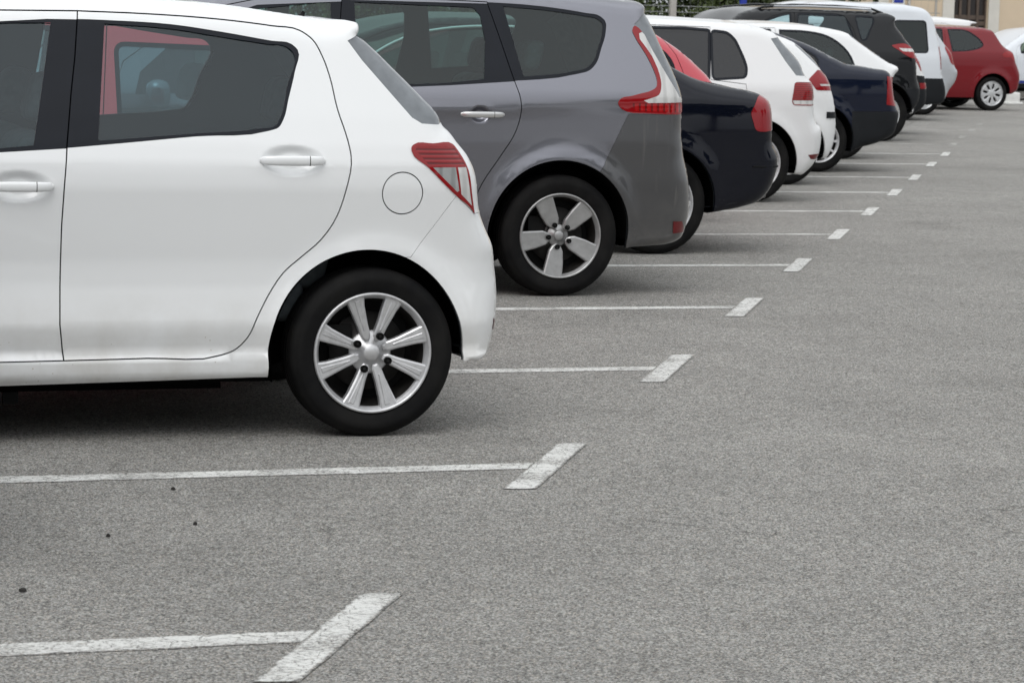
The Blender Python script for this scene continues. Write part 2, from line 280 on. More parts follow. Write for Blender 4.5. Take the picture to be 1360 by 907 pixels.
def rbox(M_, x0, x1, y0, y1, z0, z1, r=.02, mi=0, n=3):
    """box with rounded edges (superellipsoid-like offset of a subdivided cube)"""
    c = np.array([(x0+x1)/2, (y0+y1)/2, (z0+z1)/2]); h = np.array([(x1-x0)/2, (y1-y0)/2, (z1-z0)/2]); r = min(r, *(h*.98))
    g = sorted(set([-1]+[-1+.0]+[1]))
    V = []; Fc = []; idx = {}
    ax = []
    for k in range(3):
        inn = h[k]-r; t = [-(inn+r*math.cos(a)) for a in np.linspace(0, math.pi/2, n+1)]
        t = [-h[k]] + [-(inn+r*math.sin(a)) for a in np.linspace(math.pi/2, 0, n+1)][1:]
        ax.append(t+[-q for q in reversed(t)])
    def proj(p):
        q = np.clip(p, -(h-r), h-r); d = p-q; L = np.linalg.norm(d)
        return tuple(c+q+(d/L*r if L > 1e-9 else 0))
    for k in range(3):
        a, b = (k+1) % 3, (k+2) % 3
        for s in (-1, 1):
            o = len(V); na, nb = len(ax[a]), len(ax[b])
            for i in range(na):
                for j in range(nb):
                    p = np.zeros(3); p[k] = s*h[k]; p[a] = ax[a][i]; p[b] = ax[b][j]; V.append(proj(p))
            for i in range(na-1):
                for j in range(nb-1):
                    q = [o+i*nb+j, o+(i+1)*nb+j, o+(i+1)*nb+j+1, o+i*nb+j+1]
                    Fc.append(q if s > 0 else q[::-1])
    M_.add(V, Fc, None, mi, True)
def lathe(M_, prof, n=48, mi=0, c=(0, 0, 0), smooth=True, flip=False):
    """profile [(a, r)] spun round the y axis; a runs along +y"""
    V = []; Fc = []
    for a, r in prof:
        for k in range(n):
            t = 2*math.pi*k/n; V.append((c[0]+r*math.cos(t), c[1]+a, c[2]+r*math.sin(t)))
    for i in range(len(prof)-1):
        for k in range(n):
            q = [i*n+k, i*n+(k+1) % n, (i+1)*n+(k+1) % n, (i+1)*n+k]
            Fc.append(q[::-1] if flip else q)
    M_.add(V, Fc, None, mi, smooth)
def tube(M_, pts, rad, n=10, mi=0, caps=True, sy=1.):
    pts = [np.array(p, float) for p in pts]; V = []; Fc = []
    rad = rad if hasattr(rad, '__len__') else [rad]*len(pts)
    for i, p in enumerate(pts):
        d = pts[min(i+1, len(pts)-1)]-pts[max(i-1, 0)]; d /= np.linalg.norm(d)
        a = np.cross(d, (0, 0, 1.)); a = a/np.linalg.norm(a) if np.linalg.norm(a) > 1e-3 else np.array([0, 1., 0]); b = np.cross(a, d)
        for k in range(n):
            t = 2*math.pi*k/n; V.append(p+rad[i]*(sy*math.cos(t)*a+math.sin(t)*b))
    for i in range(len(pts)-1):
        for k in range(n): Fc.append([i*n+k, i*n+(k+1) % n, (i+1)*n+(k+1) % n, (i+1)*n+k])
    if caps: Fc.append(list(range(n))); Fc.append([(len(pts)-1)*n+k for k in reversed(range(n))])
    M_.add(V, Fc, None, mi, True)
def empty(name, loc, parent=None):
    o = bpy.data.objects.new(name, None); COL.objects.link(o); o.location = loc; o.empty_display_size = .2
    if parent: o.parent = parent
    return o
def tag(o, label=None, cat=None, group=None, kind=None):
    for k, v in (('label', label), ('category', cat), ('group', group), ('kind', kind)):
        if v: o[k] = v
    return o

# ------------------------------------------------------------------ 2-D outline tools
def catmull(P, closed=False, sub=5):
    """smooth polyline through rows of P (last flag column: 1 = corner)"""
    P = [list(p) for p in P]; n = len(P); D = len(P[0])-1
    A = np.array([p[:D] for p in P], float); fl = [p[D] for p in P]; out = []
    rngs = range(n if closed else n-1)
    for i in rngs:
        p1, p2 = A[i], A[(i+1) % n]
        p0 = A[i-1] if (closed or i > 0) and not fl[i] else 2*p1-p2
        p3 = A[(i+2) % n] if (closed or i+2 < n) and not fl[(i+1) % n] else 2*p2-p1
        d1 = max(np.linalg.norm(p2[:2]-p1[:2]), 1e-6); d0 = max(np.linalg.norm(p1[:2]-p0[:2]), 1e-6); d2 = max(np.linalg.norm(p3[:2]-p2[:2]), 1e-6)
        m1 = ((p2-p1)/d1*d0+(p1-p0)/d0*d1)/(d0+d1)*d1; m2 = ((p3-p2)/d2*d1+(p2-p1)/d1*d2)/(d1+d2)*d1
        for k in range(sub):
            t = k/sub; out.append((2*t**3-3*t*t+1)*p1+(t**3-2*t*t+t)*m1+(-2*t**3+3*t*t)*p2+(t**3-t*t)*m2)
    if not closed: out.append(A[-1])
    return np.array(out)
def sm(pts, closed=True, sub=4, corners=()):
    return catmull([[*p, 1 if i in corners else 0] for i, p in enumerate(pts)], closed, sub)
def inside(P, poly):
    x, y = P[:, 0], P[:, 1]; r = np.zeros(len(P), bool); a = np.asarray(poly); b = np.roll(a, -1, 0)
    for (x1, y1), (x2, y2) in zip(a, b):
        if y1 == y2: continue
        c = ((y1 > y) != (y2 > y)) & (x < (x2-x1)*(y-y1)/(y2-y1)+x1); r ^= c
    return r
def area(p): p = np.asarray(p); q = np.roll(p, -1, 0); return .5*np.sum(p[:, 0]*q[:, 1]-q[:, 0]*p[:, 1])
def grow(poly, d):
    """offset polygon outwards by d"""
    p = np.asarray(poly, float); s = 1 if area(p) > 0 else -1
    e = np.roll(p, -1, 0)-p; L = np.linalg.norm(e, axis=1, keepdims=True); e = e/np.maximum(L, 1e-9)
    nrm = np.stack([e[:, 1], -e[:, 0]], 1)*s; nn = nrm+np.roll(nrm, 1, 0); l2 = np.linalg.norm(nn, axis=1, keepdims=True); nn /= np.maximum(l2, 1e-6)
    k = 1/np.clip(np.sum(nn*nrm, 1, keepdims=True), .5, 1)
    return p+nn*d*k
def circ(u, z, r, n=40, rz=None): return np.array([(u+r*math.cos(t), z+(rz or r)*math.sin(t)) for t in np.linspace(0, 2*math.pi, n, endpoint=False)])
def segdist(P, A, B):
    """min distance of P to segments A-B, index and parameter"""
    d = B-A; L = np.maximum(np.sum(d*d, 1), 1e-12); best = np.full(len(P), 1e9); bi = np.zeros(len(P), int); bt = np.zeros(len(P))
    for i in range(len(A)):
        t = np.clip(((P-A[i])@d[i])/L[i], 0, 1); q = A[i]+t[:, None]*d[i]; D = np.linalg.norm(P-q, axis=1)
        m = D < best; best[m] = D[m]; bi[m] = i; bt[m] = t[m]
    return best, bi, bt

class Car:
    def __init__(s, X, Y, spec, mirror_all=True):
        s.sp = spec; s.hw = spec['hw']; s.res = spec['res']
        s.root = empty(spec['name'], (X, Y-.02+s.hw, 0))
        o = catmull(spec['outline'], False, spec.get('sub', 5))     # top path, rear bottom -> over the roof -> front bottom (u,z,r)
        o[:, 2] = np.where(o[:, 2] > .09, .09+(o[:, 2]-.09)*.55, o[:, 2]); s.top = o
        bot = np.array([(u, z, .0) for u, z in spec['bottom']])      # back along the sill to the rear bottom
        s.out = np.vstack([o, bot])
        s.A = s.out[:, :2]; s.B = np.roll(s.A, -1, 0); s.r = s.out[:, 2]; s.r2 = np.roll(s.r, -1)
        zz = np.arange(-.2, 2.6, .004); pr = np.array(spec['prof']); v = np.interp(zz, pr[:, 0], pr[:, 1])
        # extrapolate tumblehome
        sl_ = (pr[-1, 1]-pr[-2, 1])/(pr[-1, 0]-pr[-2, 0]); v = np.where(zz > pr[-1, 0], pr[-1, 1]+(zz-pr[-1, 0])*sl_, v)
        sg = spec.get('sigma', .018); k = np.arange(-20, 21)*.004; g = np.exp(-.5*(k/sg)**2); g /= g.sum()
        vp = np.pad(v, 20, mode='reflect', reflect_type='odd'); s.zz = zz; s.vv = np.convolve(vp, g, 'valid')
    def S(s, P):
        u, z = P[:, 0], P[:, 1]; v = np.interp(z, s.zz, s.vv)
        for (uc, zc, rr, amp, w) in s.sp.get('flares', []):
            rho = np.hypot(u-uc, z-zc)-rr; v = v-amp*np.exp(-np.clip(rho, 0, None)**2/(w*w))
        for (uc, zc, a, b, dep) in s.sp.get('dimples', []):
            q = np.sqrt(((u-uc)/a)**2+((z-zc)/b)**2); tq = np.clip((1-q)/.62, 0, 1); v = v+dep*tq*tq*(3-2*tq)
        for (u0_, z0_, u1_, z1_, amp, w) in s.sp.get('creases', []):
            # step inwards below a line
            dz = z-(z0_+(u-u0_)*(z1_-z0_)/(u1_-u0_)); v = v+amp*(1/(1+np.exp(np.clip(dz/w, -40, 40))))
        ur, kr, uf, kf = s.sp.get('plan', (0, .06, -2, .06))
        v = v+kr*np.clip(u-ur, 0, None)**2+kf*np.clip(uf-u, 0, None)**2
        m = (s.r > 1e-6) & (s.r2 > 1e-6)
        A, B = s.A[m], s.B[m]; dv = B-A; L2 = np.maximum(np.sum(dv*dv, 1), 1e-12); L = np.sqrt(L2); r1, r2 = s.r[m], s.r2[m]
        far = segdist(P, A, B)[0] < .32; Q = P[far]; add = np.zeros(len(P))
        if len(Q):
            t = np.clip(((Q[:, None, :]-A[None])*dv[None]).sum(2)/L2, 0, 1); C = A[None]+t[..., None]*dv[None]; d = np.linalg.norm(Q[:, None]-C, axis=2)
            rr = r1*(1-t)+r2*t; tt = np.clip(1-d/rr, 0, 1); w = L*np.exp(-55*(d-d.min(1, keepdims=True)))
            add[far] = (w*rr*(1-np.sqrt(np.clip(1-tt*tt, 0, 1)))).sum(1)/w.sum(1)
        return v+add
    def nrm(s, P, v=None):
        h = .0015; C = np.array([P[:, 0].mean(), P[:, 1].mean()])
        v0 = s.S(P) if v is None else v
        gu = (s.S(P+[h, 0])-s.S(P-[h, 0]))/(2*h); gz = (s.S(P+[0, h])-s.S(P-[0, h]))/(2*h)
        # at the outline itself use the in-plane outward normal
        n = np.stack([gu, -np.ones(len(P)), gz], 1)
        m = (s.r > 1e-6) & (s.r2 > 1e-6); d, bi, bt = segdist(P, s.A[m], s.B[m])
        e = (s.B[m]-s.A[m])[bi]; e /= np.maximum(np.linalg.norm(e, axis=1, keepdims=True), 1e-9)
        out = np.stack([e[:, 1], np.zeros(len(P)), -e[:, 0]], 1)   # top path runs rear->front (u decreasing on roof): outward
        rr = s.r[m][bi]*(1-bt)+s.r2[m][bi]*bt; t = np.clip(1-d/np.maximum(rr, 1e-6), 0, 1)
        near = (t > .93)
        c = np.sqrt(np.clip(1-t*t, 0, 1)); alt = out*t[:, None]+np.array([0, -1, 0])*c[:, None]
        n = n/np.linalg.norm(n, axis=1, keepdims=True); n[near] = alt[near]
        return n/np.linalg.norm(n, axis=1, keepdims=True)
    def tri(s, inc, exc, res=None, rings=True, clip=()):
        res = res or s.res; loops = [s.A]+list(inc)+list(exc)+list(clip); V = []; E = []
        for L in loops:
            L = np.asarray(L, float); o = len(V); n = len(L)
            for i in range(n):   # densify long edges
                V.append(tuple(L[i])); 
            for i in range(n): E.append((o+i, o+(i+1) % n))
        ref = np.vstack([np.asarray(l) for l in inc]) if inc else s.A
        lo = np.maximum(ref.min(0), s.A.min(0)); hi = np.minimum(ref.max(0), s.A.max(0))
        gx = np.arange(lo[0]+res*.5, hi[0], res); gz = np.arange(lo[1]+res*.5, hi[1], res)
        G = np.array([(x+(j % 2)*res*.5, z) for j, z in enumerate(gz) for x in gx]).reshape(-1, 2)
        extra = [G]
        if rings:
            m = (s.r > .01); T = s.A[m]; rad = s.r[m]; idx = np.where(m)[0]
            e = np.roll(s.A, -1, 0)-np.roll(s.A, 1, 0); e /= np.maximum(np.linalg.norm(e, axis=1, keepdims=True), 1e-9); nn = np.stack([-e[:, 1], e[:, 0]], 1)[m]
            for a in (15, 35, 55, 75): extra.append(T+nn*(rad*(1-math.cos(R(a))))[:, None])
        # densify constraint edges too
        D = []
        for L in loops:
            L = np.asarray(L); Q = np.roll(L, -1, 0)
            for a, b in zip(L, Q):
                k = int(np.linalg.norm(b-a)/res)
                for j in range(1, k+1): D.append(a+(b-a)*j/(k+1))
        if D: extra.append(np.array(D))
        for (uc, zc, a, b, dep) in s.sp.get('dimples', []):
            gx, gz = np.meshgrid(np.arange(-a*1.1, a*1.1, .009), np.arange(-b*1.15, b*1.15, .007)); extra.append(np.stack([uc+gx.ravel(), zc+gz.ravel()], 1))
        X = np.vstack(extra); X = X[(X[:, 0] > lo[0]-.05) & (X[:, 0] < hi[0]+.05) & (X[:, 1] > lo[1]-.05) & (X[:, 1] < hi[1]+.05)]
        V += [tuple(p) for p in X]
        r = delaunay_2d_cdt([Vector(p) for p in V], E, [], 0, 1e-5)
        P = np.array([(v.x, v.y) for v in r[0]]); T = np.array([t for t in r[2] if len(t) == 3])
        C = P[T].mean(1); k = inside(C, s.A)
        if inc:
            q = np.zeros(len(C), bool)
            for L in inc: q |= inside(C, L)
            k &= q
        for L in exc: k &= ~inside(C, L)
        for L in clip: k &= inside(C, L)
        T = T[k]
        ar = np.cross(P[T[:, 1]]-P[T[:, 0]], P[T[:, 2]]-P[T[:, 0]]); T = T[np.abs(ar) > 1e-9]; ar = ar[np.abs(ar) > 1e-9]
        T[ar < 0] = T[ar < 0][:, ::-1]
        used, inv = np.unique(T, return_inverse=True); return P[used], inv.reshape(T.shape)
    def panel(s, acc, inc, exc=(), off=0., flange=.012, mi=0, res=None, sides=(-1, 1), rings=True, nrm=True, clip=()):
        key = (tuple(np.asarray(x, float).tobytes() for x in inc), tuple(np.asarray(x, float).tobytes() for x in exc), tuple(np.asarray(x, float).tobytes() for x in clip), res, rings)
        s.cache = getattr(s, 'cache', {})
        if key not in s.cache:
            P, T = s.tri(inc, exc, res, rings, clip); s.cache[key] = (P, T, s.S(P) if len(T) else None, s.nrm(P) if len(T) else None)
        P, T, v, Nn = s.cache[key]
        if len(T) == 0: return acc
        v = v+off
        # boundary edges
        from collections import Counter
        ct = {}
        for t in T:
            for a, b in ((t[0], t[1]), (t[1], t[2]), (t[2], t[0])):
                if (b, a) in ct: ct[(b, a)] = None
                elif (a, b) not in ct: ct[(a, b)] = 1
        be = [e for e, q in ct.items() if q]
        m = (s.r > 1e-6) & (s.r2 > 1e-6); d = segdist(P, s.A[m], s.B[m])[0] if len(P) else []
        be = [(a, b) for a, b in be if not (d[a] < 2e-4 and d[b] < 2e-4)]
        for sd_ in sides:
            y = -sd_*0 + (-(s.hw-v) if sd_ < 0 else (s.hw-v))
            V3 = np.stack([P[:, 0], y, P[:, 1]], 1); NN = Nn.copy()
            if sd_ > 0: NN[:, 1] *= -1
            Fc = T if sd_ < 0 else T[:, ::-1]
            acc.add(V3, Fc.tolist(), NN if nrm else None, mi, True)
            if flange and be:
                ids = sorted(set(a for e in be for a in e)); mp = {k: i for i, k in enumerate(ids)}
                # bevelled lip then wall
                base = V3[ids]; bev = base.copy(); wall = base.copy()
                bev[:, 1] += -sd_*.0; wall[:, 1] += -sd_*flange
                VV = np.vstack([base, wall]); n = len(ids); FF = []
                for a, b in be:
                    q = [mp[b], mp[a], mp[a]+n, mp[b]+n]; FF.append(q if sd_ < 0 else q[::-1])
                acc.add(VV, FF, None, mi, False)
        return acc
    def cap(s, acc, i0=None, i1=None, crown=.03, off=0., mi=0, nj=10, pred=None):
        """roof / bonnet / tail skin joining the two side outlines"""
        T = s.top; P = T[:, :2]; v = s.S(P); n = len(P)
        e = np.gradient(P, axis=0); e /= np.maximum(np.linalg.norm(e, axis=1, keepdims=True), 1e-9); nn = np.stack([e[:, 1], -e[:, 0]], 1)
        ss = -np.cos(np.linspace(0, math.pi, nj+1)); V = []; 
        cr = np.array([crown if not hasattr(crown, '__call__') else crown(p) for p in P])
        for i in range(n):
            for q in ss:
                h = (cr[i]*(1-q*q)**2-off); V.append((P[i, 0]+nn[i, 0]*h, q*(s.hw-v[i]-off*1.5), P[i, 1]+nn[i, 1]*h))
        Fc = []
        for i in range(n-1):
            c = (P[i]+P[i+1])/2
            if pred is not None and not pred(c): continue
            for j in range(nj):
                a = i*(nj+1)+j; Fc.append([a, a+nj+1, a+nj+2, a+1][::-1])
        if not Fc: return acc
        ids = sorted({k for f in Fc for k in f}); mp = {k: i for i, k in enumerate(ids)}
        acc.add([V[k] for k in ids], [[mp[k] for k in f] for f in Fc], None, mi, True); return acc
    def part(s, name, mats, parent=None, **k):
        a = Mesh(); s.panel(a, **k); return a.build(name, mats, parent or s.root)

# ------------------------------------------------------------------ wheels
def tyre_prof(w, ro, ri):
    h = ro-ri
    half = [(.016, ri-.004), (.007, ri+.006), (.004, ri+h*.22), (.0, ri+h*.42), (-.001, ri+h*.55), (.002, ri+h*.70), (.0025, ri+h*.705), (.008, ri+h*.84), (.016, ri+h*.93), (.026, ro-.002), (.038, ro), (.05, ro)]
    g = [(w*.30, ro), (w*.305, ro-.007), (w*.335, ro-.007), (w*.34, ro), (w*.47, ro), (w*.475, ro-.007), (w*.5, ro-.007)]
    a = half+g; return a+[(w-x, y) for x, y in reversed(a)]
def blade_mesh(acc, poly_polar, R_, a_front=.012, a_back=.034, n=1, ridge=None, bev=.10, mi=0, dish=.01, rot0=0.):
    """extruded spoke: polygon in (angle deg, r/R) repeated n times; top face slightly bevelled"""
    for k in range(n):
        pts = np.array([(r*R_*math.cos(R(a+rot0+360*k/n)), r*R_*math.sin(R(a+rot0+360*k/n))) for a, r in poly_polar])
        if area(pts) < 0: pts = pts[::-1]
        c = pts.mean(0); inn = grow(pts, -bev*R_*.12); m = len(pts)
        dpt = lambda q: dish*(1-np.hypot(q[:, 0], q[:, 1])/R_)     # hub set slightly in
        def lay(q, a): return [(x, a+d, z) for (x, z), d in zip(q, dpt(q))]
        V = lay(inn, a_front)+lay(pts, a_front+.004)+lay(grow(pts, .001), a_back)
        V.append((c[0], a_front+dish*(1-np.hypot(*c)/R_)-.0, c[1]))
        Fc = []
        for i in range(m):
            j = (i+1) % m; Fc += [[i, j, m*3]]
            Fc += [[i, i+m, j+m, j], [i+m, i+2*m, j+2*m, j+m]]
        Fc = [f[::-1] for f in Fc] if False else Fc
        acc.add(V, Fc, None, mi, False)
def make_wheel(style, ro, ri, w):
    """parts around the origin, outer face at y=0, axle along +y"""
    big = style in ('eight', 'blades')
    n = 96 if big else 40
    out = []
    a = Mesh(); lathe(a, tyre_prof(w, ro, ri+.004), n, flip=True); out.append(('tyre', a, M['tyre']))
    a = Mesh()
    lip = [(.012, ri+.004), (.003, ri+.003), (.0015, ri-.001), (.003, ri-.006), (.012, ri-.008), (.016, ri-.013), (.03, ri-.018), (.06, ri-.024), (.11, ri-.034), (.16, ri-.036), (.165, ri)]
    if style == 'cover': lip = lip[:5]+[(.012, ri-.02), (.012, ri*.80), (.016, ri*.79)]
    lathe(a, [p for p in lip if p[0] < .0305], n, flip=True)
    if style != 'cover': lathe(a, [p for p in lip if p[0] > .029], n, flip=True, mi=1)
    if style == 'eight':
        angs = [21, 71, 108, 158, 199, 248, 289, 340]
        angs = [20, 69, 110, 159, 200, 249, 290, 339]
        for an in angs:
            # main bright face with a lower shoulder on one side
            blade_mesh(a, [(an-10.5, .985), (an-4.0, .985), (an+4.5, .985), (an+8.0, .985), (an+8.3, .80), (an+9.5, .5), (an+15, .30), (an+10, .22), (an-12, .22), (an-16, .30), (an-11, .5), (an-9.5, .80)], ri, .010, .036, 1, bev=.22, dish=.022)
            s_ = 1 if angs.index(an) % 2 else -1
            blade_mesh(a, [(an-5.5, .93), (an+1.5, .93), (an+2.5, .6), (an+3, .38), (an-3, .38), (an-4.5, .6)], ri, .007, .012, 1, bev=.15, dish=.022)
        lathe(a, [(.020, .0001), (.0195, .024), (.0215, .0255), (.0215, .028), (.035, .030), (.038, .066), (.05, .075)], n, flip=True)
        nuts = [(65, .062), (150, .062), (243, .062), (333, .062)]
    elif style == 'blades':
        for k in range(5):
            c = 44.5+72*k
            blade_mesh(a, [(c-14, .985), (c-4, .99), (c+4, .99), (c+14, .985), (c+19, .66), (c+25, .40), (c+22, .28), (c+8, .21), (c-8, .21), (c-22, .28), (c-24, .42), (c-17, .70)], ri, .012, .036, 1, bev=.25, dish=.026)
        lathe(a, [(.030, .0001), (.030, .023), (.032, .025), (.044, .027), (.046, .05), (.055, .058)], n, flip=True)
        nuts = [(44.5+72*k, .060) for k in range(5)]
    elif style == 'many':
        for k in range(11):
            c = 360/11*k
            blade_mesh(a, [(c-4, .985), (c+4, .985), (c+3.5, .6), (c+8, .28), (c-8, .28), (c-3.5, .6)], ri, .012, .03, 1, bev=.1, dish=.02)
        lathe(a, [(.024, .0001), (.024, .035), (.03, .07), (.045, .075)], n, flip=True); nuts = []
    elif style == 'cover':
        for k in range(8):
            c = 45*k+10
            blade_mesh(a, [(c-15, .90), (c, .93), (c+15, .90), (c+15, .72), (c+11, .5), (c+18, .3), (c, .24), (c-18, .3), (c-11, .5), (c-15, .72)], ri, .006, .03, 1, bev=.25, dish=.006)
        lathe(a, [(.006, .0001), (.006, .03), (.010, .05), (.014, .075), (.03, .08)], n, flip=True); nuts = []
    mm = {'eight': M['alloy'], 'blades': M['alloy2'], 'many': M['alloy'], 'cover': M['cover']}[style]
    out.append(('rim', a, [mm, M['barrel']]))
    if nuts:
        for an, rr_ in nuts:
            rr = rr_; a = Mesh()
            c = (rr*math.cos(R(an)), .008 if style == 'eight' else .018, rr*math.sin(R(an)))
            lathe(a, [(.014, .0125), (.0, .0135), (.0, .0105), (.012, .0100), (.012, .0001)], 20, c=c, flip=True)
            lathe(a, [(.016, .0075), (.003, .0072), (.001, .005), (.001, .0001)], 6, c=c, smooth=False, flip=True)
            out.append(('wheel_nut', a, M['iron']))
    a = Mesh(); lathe(a, [(.075, .05), (.072, .07), (.086, .072), (.086, ri*.66), (.095, ri*.66), (.11, ri*.66)], n, flip=True)
    lathe(a, [(.112, .0001), (.112, ri*.5), (.125, ri-.03)], n, mi=1, flip=True)
    box(a, -ri*.72, -ri*.3, .07, .13, ri*.1, ri*.45, mi=1)
    out.append(('brake_disc', a, [M['disc'], M['iron']]))
    return out
WHEELS = {}
def put_wheels(root, style, ro, ri, w, hw, wb, tuck=.02):
    key = (style, ro, ri, w)
    if key not in WHEELS:
        WHEELS[key] = []
        for nme, a, mt in make_wheel(*key):
            o = a.build(nme, mt); WHEELS[key].append((nme, o.data)); bpy.data.objects.remove(o)
    for sd_ in (-1, 1):
        for u in (0, -wb):
            e = empty('wheel', (u, sd_*(hw-tuck), ro), root)
            e.rotation_euler = (0, R(random.choice([0, 0]) if (u == 0 and sd_ < 0) else 37), 0 if sd_ < 0 else math.pi)
            for nme, d in WHEELS[key]:
                o = bpy.data.objects.new(nme, d); COL.objects.link(o); o.parent = e

def seat(acc, u, y, zc=.42, hb=.62, wd=.25, lean=.16, head=True):
    rbox(acc, u-.50, u+.02, y-wd, y+wd, zc-.06, zc+.10, .05)
    V0 = len(acc.v)
    rbox(acc, u-.06, u+.08, y-wd*.96, y+wd*.96, zc+.05, zc+hb, .06)
    for i in range(V0, len(acc.v)):
        x, yy, z = acc.v[i]; acc.v[i] = (x+(z-zc)*lean*1.4, yy, z)
    if head:
        V0 = len(acc.v); rbox(acc, u-.03, u+.07, y-.12, y+.12, zc+hb+.03, zc+hb+.20, .045)
        for i in range(V0, len(acc.v)):
            x, yy, z = acc.v[i]; acc.v[i] = (x+(z-zc)*lean*1.4, yy, z)

def rr(poly, r=.045, n=5):
    """polygon with rounded corners"""
    P = np.asarray(poly, float); out = []
    for i in range(len(P)):
        a, b, c_ = P[i-1], P[i], P[(i+1) % len(P)]; la, lc_ = np.linalg.norm(a-b), np.linalg.norm(c_-b); k = min(r, la*.45, lc_*.45)
        p, q = b+(a-b)/la*k, b+(c_-b)/lc_*k
        for t in np.linspace(0, 1, n): out.append((1-t)**2*p+2*t*(1-t)*b+t*t*q)
    return np.array(out)
def finish(c, arches, doors, trims, glasses, qglass, lights, extra_exc=(), capglass=(), body_m='white', bumper=None, bumper_m=None,
           gl='gl_white', interior=True, hdl=(), gap=.0024, handle_m=None, headl=True, crown=.035, slit=None, detail=True, mirror=True):
    """everything common to the cars. doors/trims/glasses: lists of polygons (index-matched)"""
    sp_ = c.sp; root = c.root; res = c.res; flr = .012 if res < .05 else .02
    polys_light = [l['poly'] for l in lights]
    exc = list(arches)+[grow(d, gap) for d in doors]+[q['trim'] for q in qglass]+polys_light+list(extra_exc)
    if slit is not None: exc.append(slit)
    if bumper is not None: exc.append(grow(bumper, gap*.6))
    a = Mesh(); c.panel(a, [], exc, 0, flr)
    gz = lambda p: any(lo[0] <= p[0] <= lo[1] and p[1] > lo[2] for lo in capglass)
    bump = (lambda p: bumper is not None and inside(np.array([p]), bumper)[0])
    c.cap(a, crown=crown, pred=lambda p: not gz(p) and not bump(p))
    a.build('body', M[body_m], root)
    if bumper is not None:
        a = Mesh(); c.panel(a, [bumper], list(arches)+polys_light, 0, flr); c.cap(a, crown=crown, pred=bump)
        a.build('rear_bumper', M[bumper_m or body_m], root)
    for lo in capglass:
        a = Mesh(); c.cap(a, crown=crown, off=.004, pred=lambda p: lo[0] <= p[0] <= lo[1] and p[1] > lo[2])
        if lo[3] == 'rear_window' and slit is not None: c.panel(a, [slit], [], .004, 0)
        a.build(lo[3], M['gl_rear' if lo[3] == 'rear_window' else gl], root)
    if slit is not None and not any(lo[3] == 'rear_window' for lo in capglass): c.part('rear_window', M['gl_rear'], inc=[slit], off=.004, flange=.0)
    for sd_ in (-1, 1):
        one = (sd_,)
        for i, d in enumerate(doors):
            a = Mesh(); c.panel(a, [grow(d, -gap)], list(arches)+([trims[i]] if trims[i] is not None else []), 0, flr, sides=one); D = a.build('door', M[body_m], root)
            if trims[i] is not None:
                gls = glasses[i] if isinstance(glasses[i], list) else [glasses[i]]
                t = Mesh(); c.panel(t, [trims[i]], gls, .0015, .012, clip=[grow(d, -gap)], sides=one); t.build('window_frame', M['trim'], D)
                for g in gls:
                    a = Mesh(); c.panel(a, [g], [], .007, 0, sides=one); a.build('window', M[gl], D)
            if i < len(hdl) and hdl[i]:
                hu, hz, L, hgt = hdl[i]; a = Mesh(); ts = np.linspace(-1, 1, 21)
                e0, e1 = c.S(np.array([(hu-L/2, hz), (hu+L/2, hz)]))
                pts = []; rad = []
                for t in ts:
                    vv = e0+(e1-e0)*(t+1)/2; lift = .002+.026*(1-abs(t)**5); q = c.hw-vv+lift
                    pts.append((hu+t*L/2, sd_*q, hz)); rad.append(hgt/2*(.80+.20*(1-abs(t)**3))*(1-.55*max(0, abs(t)-.93)/.07))
                tube(a, pts, rad, 12, sy=.42)
                Hd = a.build('door_handle', M[handle_m or body_m], D)
                if detail:
                    b = Mesh(); q0 = c.hw-(e0+(e1-e0)*.80)+.0275; tube(b, [(hu+L*.235, sd_*q0, hz), (hu+L*.245, sd_*q0, hz)], hgt*.505, 14, sy=.44); b.build('handle_seam', M['rubber'], Hd)
        for q in qglass:
            t = Mesh(); c.panel(t, [q['trim']], [q['glass']]+[grow(d, gap) for d in doors], .0015, .012, sides=one); w = t.build('quarter_window_frame', M['trim'], root)
            a = Mesh(); c.panel(a, [q['glass']], [grow(d, gap) for d in doors], .006, 0, sides=one); a.build('quarter_window', M[q.get('gl', gl)], w)
        for l in lights:
            subs = l.get('subs', [])
            a = Mesh(); c.panel(a, [l['poly']], [x['poly'] for x in subs], -.004, .02, sides=one); Lo = a.build(l.get('name', 'tail_light'), M[l['mat']], root)
            for x in subs:
                b = Mesh(); c.panel(b, [x['poly']], [], -.003, .012, clip=[l['poly']], sides=one); b.build(x.get('name', 'lens'), M[x['mat']], Lo)
    # cabin lining, seats, floor pan, wheel arch liners
    holes = list(arches)+[grow(g, .006) for t in glasses if t is not None for g in (t if isinstance(t, list) else [t])]+[grow(q['glass'], .006) for q in qglass]+([slit] if slit is not None else [])
    a = Mesh(); c.panel(a, [], holes, .03, 0, res=res*1.8, rings=False, nrm=False)
    c.cap(a, crown=crown, off=.03, pred=lambda p: not gz(p)); a.build('cabin_lining', M['inner'], root)
    u0_, u1_ = c.A[:, 0].min()+.30, c.A[:, 0].max()-.26; zf = sp_.get('floor', .19)
    a = Mesh(); ra = sp_['ra']; wb = sp_['wb']
    box(a, -wb+ra, -ra, -c.hw+.10, c.hw-.10, max(zf, .19), zf+.14); box(a, -wb+ra+.05, -ra-.12, -c.hw+.30, c.hw-.30, zf-.01, max(zf, .19)-.002)  # lower slab added to deepen the shadow beneath the nearest cars
    box(a, -ra, u1_, -c.hw+.36, c.hw-.36, zf+.15, zf+.40); box(a, u0_, -wb+ra, -c.hw+.36, c.hw-.36, zf+.12, zf+.40)
